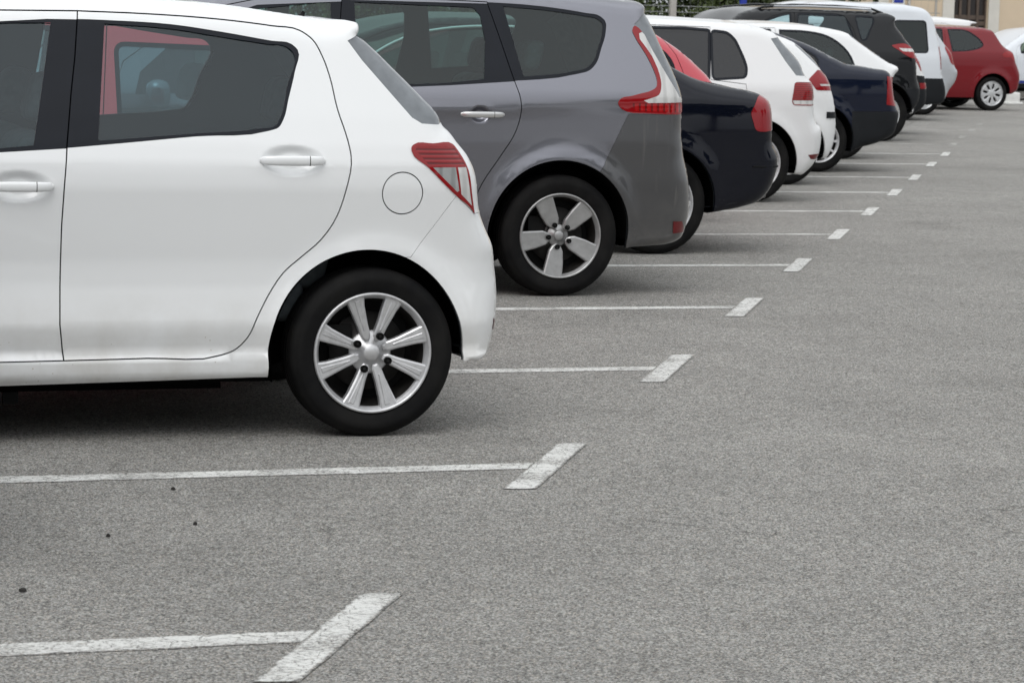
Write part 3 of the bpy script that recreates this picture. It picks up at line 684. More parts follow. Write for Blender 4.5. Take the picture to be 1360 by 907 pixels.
    for k, uc in enumerate((0, -wb)):
        for sd_ in (-1, 1):
            n = 40; V = []; Fc = []; zc = sp_['rw']; pts = []
            for j in range(n+1):
                t = -.6+(math.pi+1.2)*j/n; x, z = (ra+.010)*math.cos(t), zc+(ra+.010)*math.sin(t)
                outer = x > 0 if k == 0 else x < 0
                if z > ((sp_['outline'][0][1] if outer and k == 0 else zf)+.02): pts.append((uc+x, z))
            vi = c.S(np.array(pts))
            for (x, z), vv in zip(pts, vi): V += [(x, sd_*(c.hw-vv-.010), z), (x, sd_*(c.hw-.36), z)]
            n = len(pts)-1
            for j in range(n): Fc.append([2*j, 2*j+1, 2*j+3, 2*j+2])
            m0 = len(V); V.append((uc, sd_*(c.hw-.36), zc)); Fc += [[2*j+1, m0, 2*j+3] for j in range(n)]
            a.add(V, Fc, None, 0, False)
    if detail:
        tube(a, [(-wb*.7, .25, zf-.01), (-.5, .22, zf-.01)], .03, 8)
        box(a, -wb*.5, -wb*.5+.05, -c.hw+.07, -c.hw+.09, zf-.02, zf+.02)
    a.build('underbody', M['under'], root)
    if interior:
        zs = sp_.get('seatz', .42)
        for y in (-.36, .36): a = Mesh(); seat(a, -wb*.50, y, zs, .60, .25); a.build('seat', M['seat'], root)
        a = Mesh()
        for y in (-.42, 0, .42): seat(a, -.22, y, zs+.02, .56, .24, head=(y != 0))
        a.build('rear_seat', M['seat'], root)
        a = Mesh(); rbox(a, -wb-.05, -wb*.5-.75, -c.hw+.14, c.hw-.14, zs+.20, zs+.52, .06); D = a.build('dashboard', M['inner'], root)
        a = Mesh(); n = 28; cx, cz = -wb*.5-.62, zs+.42
        tube(a, [(cx-.10*math.sin(2*math.pi*k/n), .36+.18*math.cos(2*math.pi*k/n), cz+.17*math.sin(2*math.pi*k/n)) for k in range(n+1)], .014, 8, caps=False)
        a.build('steering_wheel', M['inner'], D)
        if sp_.get('shelf', True): a = Mesh(); box(a, .0, sp_.get('shelfu', .30), -c.hw+.20, c.hw-.20, zs+.52, zs+.54); a.build('parcel_shelf', M['inner'], root)
    um, zm = sp_.get('mirror', (-wb+.62, 1.02)); un, zn = sp_['nose']
    for sd_ in (-1, 1):
        if mirror:
            a = Mesh(); y0, y1 = sorted((sd_*(c.hw-.05), sd_*(c.hw+.13))); rbox(a, um-.06, um+.06, y0, y1, zm-.07, zm+.08, .05)
            a.build('side_mirror', M[body_m], root)
        if headl:
            c.part('headlight', M['clear_w'], inc=[np.array([(un+.02, zn-.09), (un+.34, zn+.02), (un+.42, zn+.13), (un+.10, zn+.06), (un-.2, zn), (un-.2, zn-.09)])], off=-.004, flange=.02, sides=(sd_,))
    put_wheels(root, sp_['wheel'], sp_['rw'], sp_['ri'], sp_.get('tw', .195), c.hw, wb)
    return c

def front_pts(wb, roof, uw, cowl=(.02, 1.0), hood=(-.42, .90), nz=.68, ov=.80, r=.14):
    """generic bonnet and nose from the top of the windscreen: uw = (u,z) of the screen top"""
    f = -wb
    return [(*uw, .10, 0), ((uw[0]*.5+(f+.08+cowl[0])*.5), (uw[1]*.52+cowl[1]*.48), .08, 0), (f+.08+cowl[0], cowl[1]+.0, .09, 0), (f+hood[0]*.35, hood[1]+.03, .10, 0), (f+hood[0], hood[1]-.06, .14, 0),
            (f-ov+.10, nz+.04, r, 0), (f-ov+.02, nz-.14, r, 0), (f-ov, .42, r, 0), (f-ov+.06, .26, .10, 0), (f-ov+.22, .19, .04, 0)]
# ================================================================== GROUND, MARKINGS
g = Mesh(); g.add([(-300, -300, 0), (300, -300, 0), (300, 400, 0), (-300, 400, 0)], [(0, 1, 2, 3)]); tag(g.build('road', M['asphalt']), kind='structure')
def sheet(name, pts, z, mt):
    a = Mesh(); a.add([(x, y, z) for x, y in pts], [tuple(range(len(pts)))]); return tag(a.build(name, mt), kind='structure')
# darker resurfaced strip at the far end of the bays
sheet('road_patch', [(9.0, 31.9), (14.4, 31.3), (16.6, 34.4), (24.5, 48.2), (9, 48.2)], .003, M['asphalt2'])
TC = [(1.614, 6.215), (2.917, 8.494), (4.245, 10.837), (5.564, 13.152), (6.874, 15.446), (8.187, 17.728), (9.475, 19.945), (10.792, 22.234), (12.099, 24.493), (13.471, 26.89), (14.752, 29.094), (16.07, 31.5), (17.38, 33.8), (18.70, 36.1), (20.02, 38.4)]
d = np.array([.484, .875]); dx = .094
def strip(name, P, Wd, z, mt):
    """painted strip through stations P with half-width vectors Wd; 'edge' attribute 0 at the rim, 1 in the middle"""
    V = []; E_ = []
    for k, (p, w) in enumerate(zip(P, Wd)):
        end = 0. if k in (0, len(P)-1) else 1.
        for q, e in ((-1, 0.), (-.5, .5), (0, 1.), (.5, .5), (1, 0.)): V.append((p[0]+w[0]*q, p[1]+w[1]*q, z)); E_.append(e*end)
    Fc = [(5*k+j, 5*k+j+1, 5*k+j+6, 5*k+j+5) for k in range(len(P)-1) for j in range(4)]
    a = Mesh(); a.add(V, Fc); o = a.build(name, mt); at = o.data.attributes.new('edge', 'FLOAT', 'POINT'); at.data.foreach_set('value', np.array(E_, dtype=np.float32))
    return tag(o, kind='structure')
for i, (x, y) in enumerate(TC):
    mt = M['line'] if i < 11 else M['faint']
    c0, c1 = np.array([x, y])-d*.49, np.array([x, y])+d*.49
    ks = [0, .02]+list(np.linspace(.05, .95, 22))+[.98, 1]
    strip('bay_end_mark', [c0+(c1-c0)*k for k in ks], [(dx*.56*(1+.05*random.uniform(-1, 1)), -.010) for k in ks], .0028, mt)
    L = 5.2; ks = [0, .004]+list(np.linspace(.01, .99, 60))+[.995, 1]
    strip('bay_line', [(x+.03-L*k, y) for k in ks], [(0, .064*(1+.07*random.uniform(-1, 1))) for k in ks], .0014, mt)
a = Mesh(); a.add([(9.1, 15.55, .003), (10.6, 15.35, .003), (10.62, 15.43, .003), (9.12, 15.63, .003)], [(0, 1, 2, 3)]); tag(a.build('old_paint_trace', M['faint']), kind='structure')

# ================================================================== CARS
def shift_arch(arch, wb): return [(-wb-u, z) for u, z in arch]
FR = front_pts
def mkcar(name, label, cat, X, Y, **sp):
    sp['name'] = name
    sp.setdefault('ra', .34); sp.setdefault('ri', .205); sp.setdefault('rw', .30)
    c = Car(X, Y, sp); tag(c.root, label, cat, group='cars parked in a row of bays'); return c

# ---- white hatchback, nearest
wb = 2.51
rear = [(.345, .262, .02, 1), (.386, .262, .03, 0), (.429, .286, .07, 0), (.453, .334, .14, 0), (.468, .40, .18, 0), (.475, .459, .20, 0), (.474, .51, .20, 0), (.469, .563, .20, 0), (.453, .652, .18, 0), (.424, .703, .14, 0), (.395, .766, .13, 0), (.379, .849, .12, 0), (.369, .91, .12, 0), (.342, .97, .12, 0), (.315, 1.004, .12, 0), (.281, 1.047, .10, 0), (.256, 1.071, .10, 0), (.241, 1.106, .08, 0), (.192, 1.164, .08, 0), (.092, 1.266, .08, 0), (.009, 1.344, .07, 0), (-.034, 1.372, .05, 1), (-.028, 1.392, .03, 0), (-.030, 1.412, .04, 0), (-.051, 1.420, .06, 0), (-.121, 1.424, .10, 0), (-.306, 1.444, .10, 0), (-.479, 1.465, .10, 0), (-.673, 1.477, .10, 0), (-1.0, 1.486, .10, 0), (-1.4, 1.478, .10, 0)]
ar = np.array([(.322, .05)]+[(-.025+.347*math.cos(t), .285+.363*math.sin(t)) for t in np.linspace(-.03, math.pi+.10, 60)]+[(-.372, .05)]); arf = np.array([(-wb-u, z) for u, z in ar])
c = mkcar('white_hatchback', 'clean white five-door hatchback with eight-spoke alloy wheels, nearest car in the row', 'car', 2.507, 9.17,
    hw=.845, res=.030, sub=5, wb=wb, ra=.352, rw=.2905, ri=.205, tw=.185, wheel='eight', outline=rear+FR(wb, 0, (-1.75, 1.44), cowl=(.05, 1.0), ov=.76),
    bottom=[(-2.2, .20), (-1.9, .19), (-1.279, .194), (-.782, .204), (-.36, .214), (-.2, .2), (.33, .262)],
    prof=[(0, .13), (.195, .050), (.225, .020), (.275, .016), (.284, .016), (.287, .034), (.385, .013), (.40, .013), (.53, .027), (.60, .028), (.86, .006), (.93, .010), (1.0, .030), (1.1, .066), (1.5, .226)], sigma=.007,
    flares=[(0, .285, .355, .014, .045), (-2.51, .285, .355, .014, .045)], dimples=[(-.297, .948, .118, .056, .020), (-1.215, .857, .118, .056, .020)],
    plan=(-.1, .04, -2.0, .15), nose=(-3.15, .70), seatz=.42, floor=.15)
dr = [(-.996, 1.431), (-1.014, 1.28), (-1.034, 1.157), (-1.055, .996), (-1.066, .865), (-1.073, .729), (-1.076, .498), (-1.077, .399), (-1.062, .279)]
door_r = dr + sm([(-1.062, .279), (-.783, .283), (-.529, .29), (-.488, .304), (-.444, .346), (-.411, .417), (-.361, .51), (-.319, .569), (-.261, .62), (-.194, .679), (-.15, .74), (-.11, .854), (-.092, .964), (-.101, 1.02), (-.129, 1.122), (-.147, 1.23), (-.167, 1.297), (-.197, 1.354), (-.238, 1.384), (-.333, 1.397), (-.504, 1.414), (-.764, 1.427), (-.996, 1.431)], False, 4).tolist()[1:-1]
door_r = np.array(door_r)
door_f = np.array(dr[::1]+[(-1.95, .270), (-2.06, .42), (-2.12, .75), (-2.12, .96), (-1.98, 1.12), (-1.72, 1.33), (-1.5, 1.405), (-1.261, 1.427)])
trim_r = sm([(-.96, 1.404), (-.908, 1.403), (-.681, 1.394), (-.512, 1.373), (-.342, 1.347), (-.272, 1.337), (-.252, 1.318), (-.268, 1.244), (-.297, 1.153), (-.319, 1.086), (-.338, 1.058), (-.373, 1.046), (-.62, 1.025), (-.873, 1.0), (-1.02, .986), (-1.2, .97), (-1.2, 1.404)], True, 4, (14, 15, 16, 0))
gl_r = sm([(-.909, 1.391), (-.682, 1.379), (-.513, 1.356), (-.361, 1.336), (-.285, 1.325), (-.267, 1.307), (-.298, 1.193), (-.327, 1.094), (-.346, 1.065), (-.398, 1.054), (-.62, 1.035), (-.952, 1.007)], True, 4, (0, 11))
trim_f = np.array([(-.80, 1.404), (-.80, .99), (-1.056, .981), (-1.281, .966), (-1.9, .93), (-2.08, .93), (-2.06, 1.0), (-1.9, 1.13), (-1.66, 1.30), (-1.5, 1.365), (-1.263, 1.390), (-1.1, 1.402)])
gl_f = sm([(-1.263, 1.384), (-1.087, 1.390), (-1.164, .99), (-1.281, .979), (-1.90, .95), (-1.86, 1.12), (-1.62, 1.29), (-1.46, 1.355)], True, 4, (1, 2, 4))
lp = sm([(.123, .998), (.132, 1.007), (.20, 1.011), (.279, 1.009), (.305, .976), (.332, .917), (.345, .84), (.36, .768), (.344, .786), (.283, .832), (.179, .930), (.123, .982)], True, 4, (7,))
clear = [dict(poly=np.array([(.136, .989), (.145, 1.001), (.28, 1.001), (.298, .972), (.318, .938), (.181, .938)]), mat='red_l', name='brake_lens'), dict(poly=np.array([(.195, .930), (.279, .931), (.292, .850), (.284, .846)]), mat='clear_l', name='reversing_lens'), dict(poly=np.array([(.287, .931), (.322, .931), (.337, .84), (.346, .797), (.300, .838)]), mat='clear_w', name='indicator_lens')]
slit = np.array([(-.074, 1.353), (-.028, 1.287), (.069, 1.172), (.133, 1.097), (.167, 1.077), (.235, 1.073), (.30, 1.10), (.1, 1.30), (.0, 1.372), (-.034, 1.372)])
bum = np.array([(.124, .62), (.208, .73), (.283, .832), (.36, .768), (.7, .80), (.7, .1), (.10, .1), (.10, .62)])
finish(c, [ar, arf], [door_r, door_f], [trim_r, trim_f], [gl_r, gl_f], [], [dict(poly=lp, mat='pillar_l', subs=clear)], capglass=[(-.02, .25, 1.07, 'rear_window'), (-2.4, -1.80, 1.05, 'windshield')],
       body_m='white', bumper=bum, hdl=[(-.297, .949, .225, .034), (-1.215, .857, .225, .034)], extra_exc=[circ(.089, .841, .0735, 48)], crown=.010, slit=slit)
ru = c.root
c.part('fuel_flap', M['white'], inc=[circ(.089, .841, .0695, 48)], off=.0005, flange=.006, res=.02, sides=(-1,))
for sd_ in (-1, 1): c.part('rear_reflector', M['red_d'], sides=(sd_,), inc=[np.array([(.452, .40), (.50, .40), (.50, .36), (.452, .36)])], off=-.003, flange=.01, res=.02)
a = Mesh(); tube(a, [(-.16, -.35, 1.425), (-.15, -.35, 1.448)], [.012, .006], 8); a.build('roof_aerial', M['rubber'], ru)

# ---- grey people carrier
wb = 2.77
rear = [(.40, .255, .02, 1), (.551, .262, .04, 0), (.66, .272, .08, 0), (.715, .295, .12, 0), (.748, .34, .18, 0), (.770, .42, .22, 0), (.774, .50, .24, 0), (.765, .58, .24, 0), (.745, .66, .22, 0), (.718, .74, .20, 0), (.703, .82, .18, 0), (.698, .957, .17, 0), (.696, 1.04, .16, 0), (.680, 1.111, .14, 0), (.641, 1.217, .12, 0), (.581, 1.356, .10, 0), (.540, 1.45, .10, 0), (.516, 1.484, .08, 0), (.512, 1.520, .06, 0), (.487, 1.541, .08, 0), (.414, 1.553, .10, 0), (.25, 1.570, .10, 0), (0, 1.59, .10, 0), (-.5, 1.612, .10, 0), (-1.2, 1.618, .10, 0), (-1.7, 1.58, .10, 0)]
ar = np.array([(.378, .05)]+[(-.012+.390*math.cos(t), .332+.383*math.sin(t)) for t in np.linspace(-.12, math.pi+.10, 60)]+[(-.402, .05)]); arf = np.array([(-wb-u, z) for u, z in ar])
c = mkcar('grey_people_carrier', 'metallic grey people carrier with boomerang tail lights and five-spoke wheels, beyond the white hatchback', 'car', 4.755, 13.73,
    hw=.91, res=.035, sub=5, wb=wb, ra=.375, rw=.318, ri=.220, tw=.205, wheel='blades', outline=rear+FR(wb, 0, (-2.1, 1.47), cowl=(.0, 1.08), hood=(-.42, .98), nz=.75, ov=.84),
    bottom=[(-2.4, .20), (-.45, .21), (.0, .2), (.39, .255)],
    prof=[(0, .13), (.22, .06), (.30, .035), (.40, .02), (.60, .004), (.80, .0), (.975, .006), (.99, .010), (1.05, .022), (1.12, .048), (1.5, .20)], sigma=.009,
    flares=[(0, .33, .385, .022, .06), (-wb, .33, .385, .022, .06)], dimples=[(-.46, .945, .060, .048, .026), (-1.42, .91, .060, .048, .026)],
    creases=[(-3, .80, .7, 1.03, .010, .012), (.3, .40, .8, .40, .006, .006)], plan=(.1, .06, -2.3, .15), nose=(-3.45, .76), seatz=.55, shelf=False, floor=.17)
sv = sm([(-.377, 1.521), (-.332, 1.361), (-.265, 1.111), (-.242, 1.031), (-.238, .962), (-.262, .868), (-.347, .729), (-.440, .590), (-.50, .45), (-.56, .33), (-.62, .265)], False, 4).tolist()
sf = [(-1.155, 1.52), (-1.170, 1.42), (-1.19, 1.10), (-1.20, .8), (-1.20, .265)]
door_r = np.array(sv+sf[::-1]+[(-1.0, 1.527), (-.6, 1.526)])
door_f = np.array(sf+[(-2.25, .262), (-2.33, .5), (-2.38, .98), (-2.30, 1.18), (-1.95, 1.43), (-1.6, 1.505)])
trim_r = np.array([(-.377, 1.60), (-.30, 1.2), (-.2, 1.119), (-.612, 1.091), (-.834, 1.079), (-1.3, 1.058), (-1.3, 1.60)])
trim_r = np.array([(-.30, 1.512), (-.20, 1.121), (-.283, 1.1155), (-.612, 1.091), (-.834, 1.079), (-1.3, 1.058), (-1.3, 1.513)])
gl_r = [sm([(-1.09, 1.502), (-.470, 1.492), (-.450, 1.487), (-.405, 1.32), (-.430, 1.127), (-.612, 1.105), (-.834, 1.093), (-1.10, 1.080)], True, 3, (0, 1, 3, 4, 7))]
trim_f = np.array([(-1.0, 1.513), (-1.0, 1.068), (-1.3, 1.055), (-2.25, 1.02), (-2.22, 1.13), (-1.95, 1.36), (-1.6, 1.475)])
gl_f = [np.array([(-1.215, 1.502), (-1.235, 1.08), (-1.95, 1.045), (-1.93, 1.33), (-1.6, 1.455)])]
qt = sm([(-.50, 1.523), (-.084, 1.507), (.162, 1.478), (.240, 1.464), (.268, 1.438), (.263, 1.375), (.229, 1.293), (.196, 1.222), (.154, 1.182), (.078, 1.160), (-.35, 1.112)], True, 4, (0, 10))
qg = sm([(-.290, 1.500), (-.084, 1.488), (.155, 1.461), (.225, 1.449), (.249, 1.428), (.245, 1.375), (.213, 1.298), (.182, 1.232), (.146, 1.198), (.072, 1.176), (-.215, 1.142)], True, 4, (0, 10))
lp = sm([(.296, 1.016), (.314, 1.04), (.37, 1.052), (.429, 1.067), (.490, 1.083), (.520, 1.103), (.526, 1.135), (.512, 1.195), (.477, 1.274), (.425, 1.365), (.416, 1.395), (.432, 1.418), (.455, 1.405), (.52, 1.29), (.585, 1.17), (.66, 1.05), (.72, 1.04), (.74, .958), (.641, .958), (.45, .963), (.349, .970), (.308, .992)], True, 3, (15, 16, 17))
lc = sm([(.500, 1.39), (.54, 1.335), (.61, 1.219), (.67, 1.114), (.72, 1.06), (.78, 1.04), (.78, 1.024), (.44, 1.03), (.49, 1.045), (.53, 1.062), (.548, 1.11), (.546, 1.16), (.512, 1.262), (.452, 1.378)], True, 3, (5, 6))
lb = np.array([(.375, 1.015), (.74, 1.018), (.74, .968), (.39, .975)])
slit = np.array([(.43, 1.425), (.455, 1.408), (.52, 1.293), (.585, 1.173), (.66, 1.053), (.8, 1.06), (.62, 1.5), (.50, 1.487)])
bum = np.array([(.20, .66), (.221, .689), (.357, .958), (.9, .958), (.9, .1), (.2, .1)])
finish(c, [ar, arf], [door_r, door_f], [trim_r, trim_f], [gl_r, gl_f], [dict(trim=qt, glass=qg)], [dict(poly=lp, mat='pillar_l', subs=[dict(poly=lc, mat='clear_w', name='silver_lens'), dict(poly=lb, mat='red_v', name='brake_lens')])],
       capglass=[(.52, .72, 1.05, 'rear_window'), (-2.8, -2.15, 1.1, 'windshield')], body_m='grey', bumper=bum, bumper_m='greyb', gl='gl_grey', hdl=[(-.448, .945, .235, .032), (-1.41, .91, .235, .032)], handle_m='satin', crown=.02, slit=slit)
for sd_ in (-1, 1): c.part('rear_reflector', M['red_d'], sides=(sd_,), inc=[np.array([(.640, .392), (.70, .392), (.735, .332), (.645, .328)])], off=-.004, flange=.01, res=.03)

# ---- helpers for the cars further off
def arc_poly(r, zc, wb, z0=.05): 
    a = [(r*math.cos(t), zc+r*math.sin(t)) for t in np.linspace(-.25, math.pi+.25, 30)]; a = [(a[0][0], z0)]+a+[(a[-1][0], z0)]
    p = np.array(a); return [p, np.array([(u-wb, z) for u, z in p])]
def stdprof(zb, A, low=.22): return [(0, .13), (low, .05), (low+.12, .022), (.55, .004), (.78, .0), (zb-.12, .004), (zb-.04, .012), (zb+.04, .012+.05*A+.012), (zb+.6, .024+.61*A)]
def std_doors(ub, uc, zb, zt, ra, wb, zs, kind=5):
    """rear and front door outlines from the B-pillar ub and the rear edge uc"""
    rd = np.array([(ub, zt), (ub-.04, zb), (ub-.06, zs), (-ra-.20, zs), (-ra-.10, zs+.12), (-ra+.02, zs+.32), (uc, zb-.28), (uc+.02, zb-.05), (uc-.06, zt-.18), (uc-.16, zt-.03), (uc-.28, zt)])
    fd = np.array([(ub, zt), (ub-.04, zb), (ub-.06, zs), (-wb+ra+.12, zs), (-wb+ra+.04, zs+.3), (-wb+ra+.02, zb), (-wb+.42, zb+.12), (-wb+.95, zt-.05), (-wb+1.15, zt)])
    return rd, fd
def std_front_glass(ub, wb, ra, zb, zt):
    return sm([(ub-.07, zt), (ub-.10, zb), (-wb+ra+.14, zb-.02), (-wb+.50, zb+.10), (-wb+.92, zt-.07), (-wb+1.12, zt-.01)], True, 3, (0, 1, 2))
def far_car(name, label, cat, X, Y, rear, roofend, wb, ro, ri, style, mat, zs, zb, A, wins, ub, uc, zt, lights, ra=None, hw=.86, bumper=None, bumper_m=None, gl='gl_dark', slit=None, capglass=(), cowl=(0, 1.0), hood=(-.42, .90), nz=.68, ov=.80, bz=None, hdl=True, handle_m=None, res=.06, crown=.03, doors5=True, rhw=None, extra=(), seatz=.42, interior=True, rd_=None, **kw):
    ra = ra or ro+.055; ars = arc_poly(ra, ro, wb)
    c = mkcar(name, label, cat, X, Y, hw=hw, res=res, sub=4, wb=wb, ra=ra, rw=ro, ri=ri, tw=.2, wheel=style, outline=rear+FR(wb, 0, roofend, cowl=cowl, hood=hood, nz=nz, ov=ov),
        bottom=[(-wb+.5, zs), (-ra, zs), (rear[0][0]-.03, rear[0][1])], prof=stdprof(zb, A, zs), sigma=.02, flares=[(0, ro, ra+.005, .016, .06), (-wb, ro, ra+.005, .016, .06)],
        plan=(.05, .05, -wb+.4, .15), nose=(-wb-ov+.16, nz), seatz=seatz, **kw)
    rd, fd = std_doors(ub, uc, zb, zt, ra, wb, zs+.07)
    if rd_ is not None: rd = rd_
    gf = std_front_glass(ub, wb, ra, zb+.02, zt-.03)
    doors = [rd, fd] if doors5 else [fd]
    trims = []; glasses = []
    for k, dd in enumerate(doors):
        w = ([wins['door']] if doors5 else [])[k] if (k == 0 and doors5) else gf
        glasses.append([w]); trims.append(rr(grow(w, .020), .02))
    q = [dict(trim=grow(w, .020), glass=w) for w in wins.get('quarter', [])]
    hd = [(uc-.17, zb-.10, .20, .034), (ub-.20, zb-.10, .20, .034)] if doors5 else [(ub-.2, zb-.1, .2, .034)]
    finish(c, ars, doors, trims, glasses, q, lights, body_m=mat, bumper=bumper, bumper_m=bumper_m, gl=gl, hdl=hd, handle_m=handle_m, crown=crown, slit=slit, capglass=capglass, detail=False, interior=interior, extra_exc=extra)
    return c
a_ = np.array

# ---- red hatchback in the bay behind the white one, seen only through its windows
c = far_car('red_small_car', 'small red car seen only through the side windows of the nearest white hatchback', 'car', 2.62, 11.47,
    [(.34, .25, .02, 1), (.42, .28, .08, 0), (.48, .40, .15, 0), (.50, .55, .2, 0), (.47, .72, .16, 0), (.42, .9, .14, 0), (.37, 1.05, .1, 0), (.30, 1.25, .1, 0), (.20, 1.38, .1, 0), (.05, 1.42, .1, 0), (-.4, 1.44, .1, 0), (-1.0, 1.455, .1, 0)], (-1.45, 1.42),
    2.37, .285, .19, 'cover', 'red2', .2, .96, .38, dict(door=rr([(-.575, 1.285), (.10, 1.27), (.12, 1.20), (.02, .99), (-.575, .965)], .03)), -.618, .22, 1.37,
    [dict(poly=a_([(.28, .98), (.5, .98), (.5, .78), (.36, .78)]), mat='red_l2')], hw=.80, gl='gl_white', res=.05, ov=.7)
# ---- dark saloon
rear = [(.33, .258, .02, 1), (.481, .277, .04, 0), (.611, .299, .08, 0), (.715, .330, .14, 0), (.785, .395, .18, 0), (.823, .472, .20, 0), (.840, .56, .20, 0), (.827, .626, .18, 0), (.792, .681, .16, 0), (.782, .781, .16, 0), (.778, .854, .16, 0), (.768, .920, .15, 0), (.743, .972, .14, 0), (.697, 1.001, .12, 0), (.635, 1.021, .12, 0), (.498, 1.044, .12, 0), (.347, 1.070, .12, 0), (.232, 1.105, .12, 0), (.148, 1.145, .11, 0), (.05, 1.195, .10, 0), (-.15, 1.29, .10, 0), (-.38, 1.38, .10, 0), (-.65, 1.425, .1, 0), (-1.1, 1.44, .1, 0), (-1.5, 1.42, .1, 0)]
lp = sm([(.597, .888), (.615, .925), (.674, .996), (.73, 1.0), (.80, .96), (.83, .86), (.83, .79), (.74, .776), (.689, .772), (.636, .779), (.611, .834)], True, 4)
gd = sm([(-.80, 1.365), (-.50, 1.335), (-.36, 1.285), (-.30, 1.22), (-.34, 1.03), (-.86, 1.0)], True, 3, (0, 5))
c = far_car('dark_saloon', 'near-black saloon with rounded red tail light, just beyond the grey people carrier', 'car', 6.25, 16.19, rear, (-1.78, 1.36),
    2.70, .316, .225, 'many', 'navydark', .2, 1.0, .45, dict(door=gd, quarter=[sm([(-.27, 1.20), (-.16, 1.16), (-.05, 1.07), (-.06, 1.04), (-.29, 1.035)], True, 3)]), -.85, -.24, 1.39,
    [dict(poly=lp, mat='red_l2')], hw=.88, gl='gl_grey', handle_m='chrome', res=.045, ov=.88, capglass=[(-.42, .03, 1.18, 'rear_window')],
    extra=())
a = Mesh()
for sd_ in (-1, 1):
    P = sm([(-2.02, 1.02), (-1.92, 1.14), (-1.80, 1.225), (-1.68, 1.285), (-1.56, 1.328), (-1.39, 1.362), (-1.12, 1.385), (-.81, 1.382), (-.50, 1.352), (-.33, 1.30), (-.14, 1.175), (-.02, 1.07)], False, 4); v = c.S(P)
    tube(a, [(p[0], sd_*(c.hw-vv+.006), p[1]) for p, vv in zip(P, v)], .012, 6)
a.build('chrome_window_strip', M['chrome'], c.root)
a = Mesh(); tube(a, [(.60, -.66, .375), (.785, -.68, .375)], [.026, .030], 16); a.build('exhaust_tip', M['chrome'], c.root)
a = Mesh(); P = a_([(.62, .552), (.70, .551), (.79, .551), (.835, .551)]); v = c.S(P)
for sd_ in (-1, 1): tube(a, [(p[0], sd_*(c.hw-vv), p[1]) for p, vv in zip(P, v)], .006, 6)
a.build('bumper_moulding', M['rubber'], c.root)
# ---- red coupe-like hatchback: only its sloping rear pillar shows
far_car('red_hatchback', 'bright red car whose sloping rear pillar shows above the dark saloon boot', 'car', 7.05, 18.60,
    [(.40, .25, .02, 1), (.5, .28, .08, 0), (.56, .40, .15, 0), (.58, .55, .2, 0), (.57, .72, .16, 0), (.56, .88, .14, 0), (.55, .98, .1, 0), (.53, 1.03, .1, 0), (.44, 1.13, .1, 0), (.32, 1.235, .1, 0), (.20, 1.315, .1, 0), (.09, 1.375, .1, 0), (-.1, 1.415, .1, 0), (-.5, 1.43, .1, 0), (-1.0, 1.43, .1, 0)], (-1.45, 1.38),
    2.45, .30, .2, 'cover', 'red2', .2, 1.0, .40, dict(door=sm([(-.6, 1.36), (-.10, 1.345), (.08, 1.27), (.20, 1.17), (.22, 1.10), (.1, 1.05), (-.6, 1.0)], True, 3, (0, 6))), -.64, .32, 1.385,
    [dict(poly=a_([(.40, .98), (.7, .98), (.7, .80), (.44, .80)]), mat='red_l2')], res=.05)
# ---- white hatchback with square-ish lamp (golf-like)
rear = [(.37, .235, .02, 1), (.442, .225, .05, 0), (.521, .268, .12, 0), (.585, .345, .16, 0), (.619, .431, .18, 0), (.619, .574, .18, 0), (.605, .612, .16, 0), (.565, .645, .15, 0), (.540, .70, .15, 0), (.533, .786, .15, 0), (.519, .969, .13, 0), (.465, 1.031, .12, 0), (.425, 1.136, .10, 0), (.36, 1.22, .1, 0), (.285, 1.30, .09, 0), (.22, 1.372, .08, 0), (.16, 1.395, .09, 0), (.07, 1.425, .1, 0), (-.233, 1.446, .1, 0), (-.537, 1.458, .1, 0), (-.9, 1.462, .1, 0), (-1.2, 1.455, .1, 0)]
gd = rr([(-1.0, 1.38), (-.865, 1.384), (-.586, 1.385), (-.375, 1.374), (-.425, .995), (-1.04, .965)], .01)
gq = rr([(-.340, 1.370), (-.213, 1.357), (-.157, 1.304), (-.105, 1.17), (-.085, 1.089), (-.10, 1.017), (-.375, .998)], .03)
lp = rr([(.330, .980), (.54, .980), (.58, .845), (.58, .790), (.312, .793), (.300, .83)], .03)
c = far_car('white_hatchback', 'white hatchback with dark tinted side glass and red-over-clear tail light, directly beyond the dark saloon', 'car', 8.89, 20.91, rear, (-1.5, 1.42),
    2.58, .315, .225, 'many', 'white2', .2, .97, .40, dict(door=gd, quarter=[gq]), -1.03, -.10, 1.415,
    [dict(poly=lp, mat='red_l', subs=[dict(poly=a_([(.305, .832), (.60, .832), (.60, .797), (.318, .800)]), mat='clear_w', name='reversing_lens')])], hw=.87, gl='gl_dark', res=.045,
    rd_=a_([(-1.03, 1.415), (-.355, 1.405), (-.38, 1.18), (-.40, .985), (-.10, .955), (-.09, .80), (-.14, .66), (-.26, .55), (-.36, .42), (-.47, .29), (-1.09, .29), (-1.07, .97)]), slit=a_([(.165, 1.325), (.268, 1.15), (.352, 1.032), (.47, 1.028), (.6, 1.1), (.36, 1.30), (.258, 1.338)]), capglass=[(.255, .47, 1.03, 'rear_window')])
for sd_ in (-1, 1): c.part('rear_reflector', M['red_d'], sides=(sd_,), inc=[a_([(.47, .39), (.6, .40), (.6, .35), (.50, .355)])], off=-.003, flange=.01)
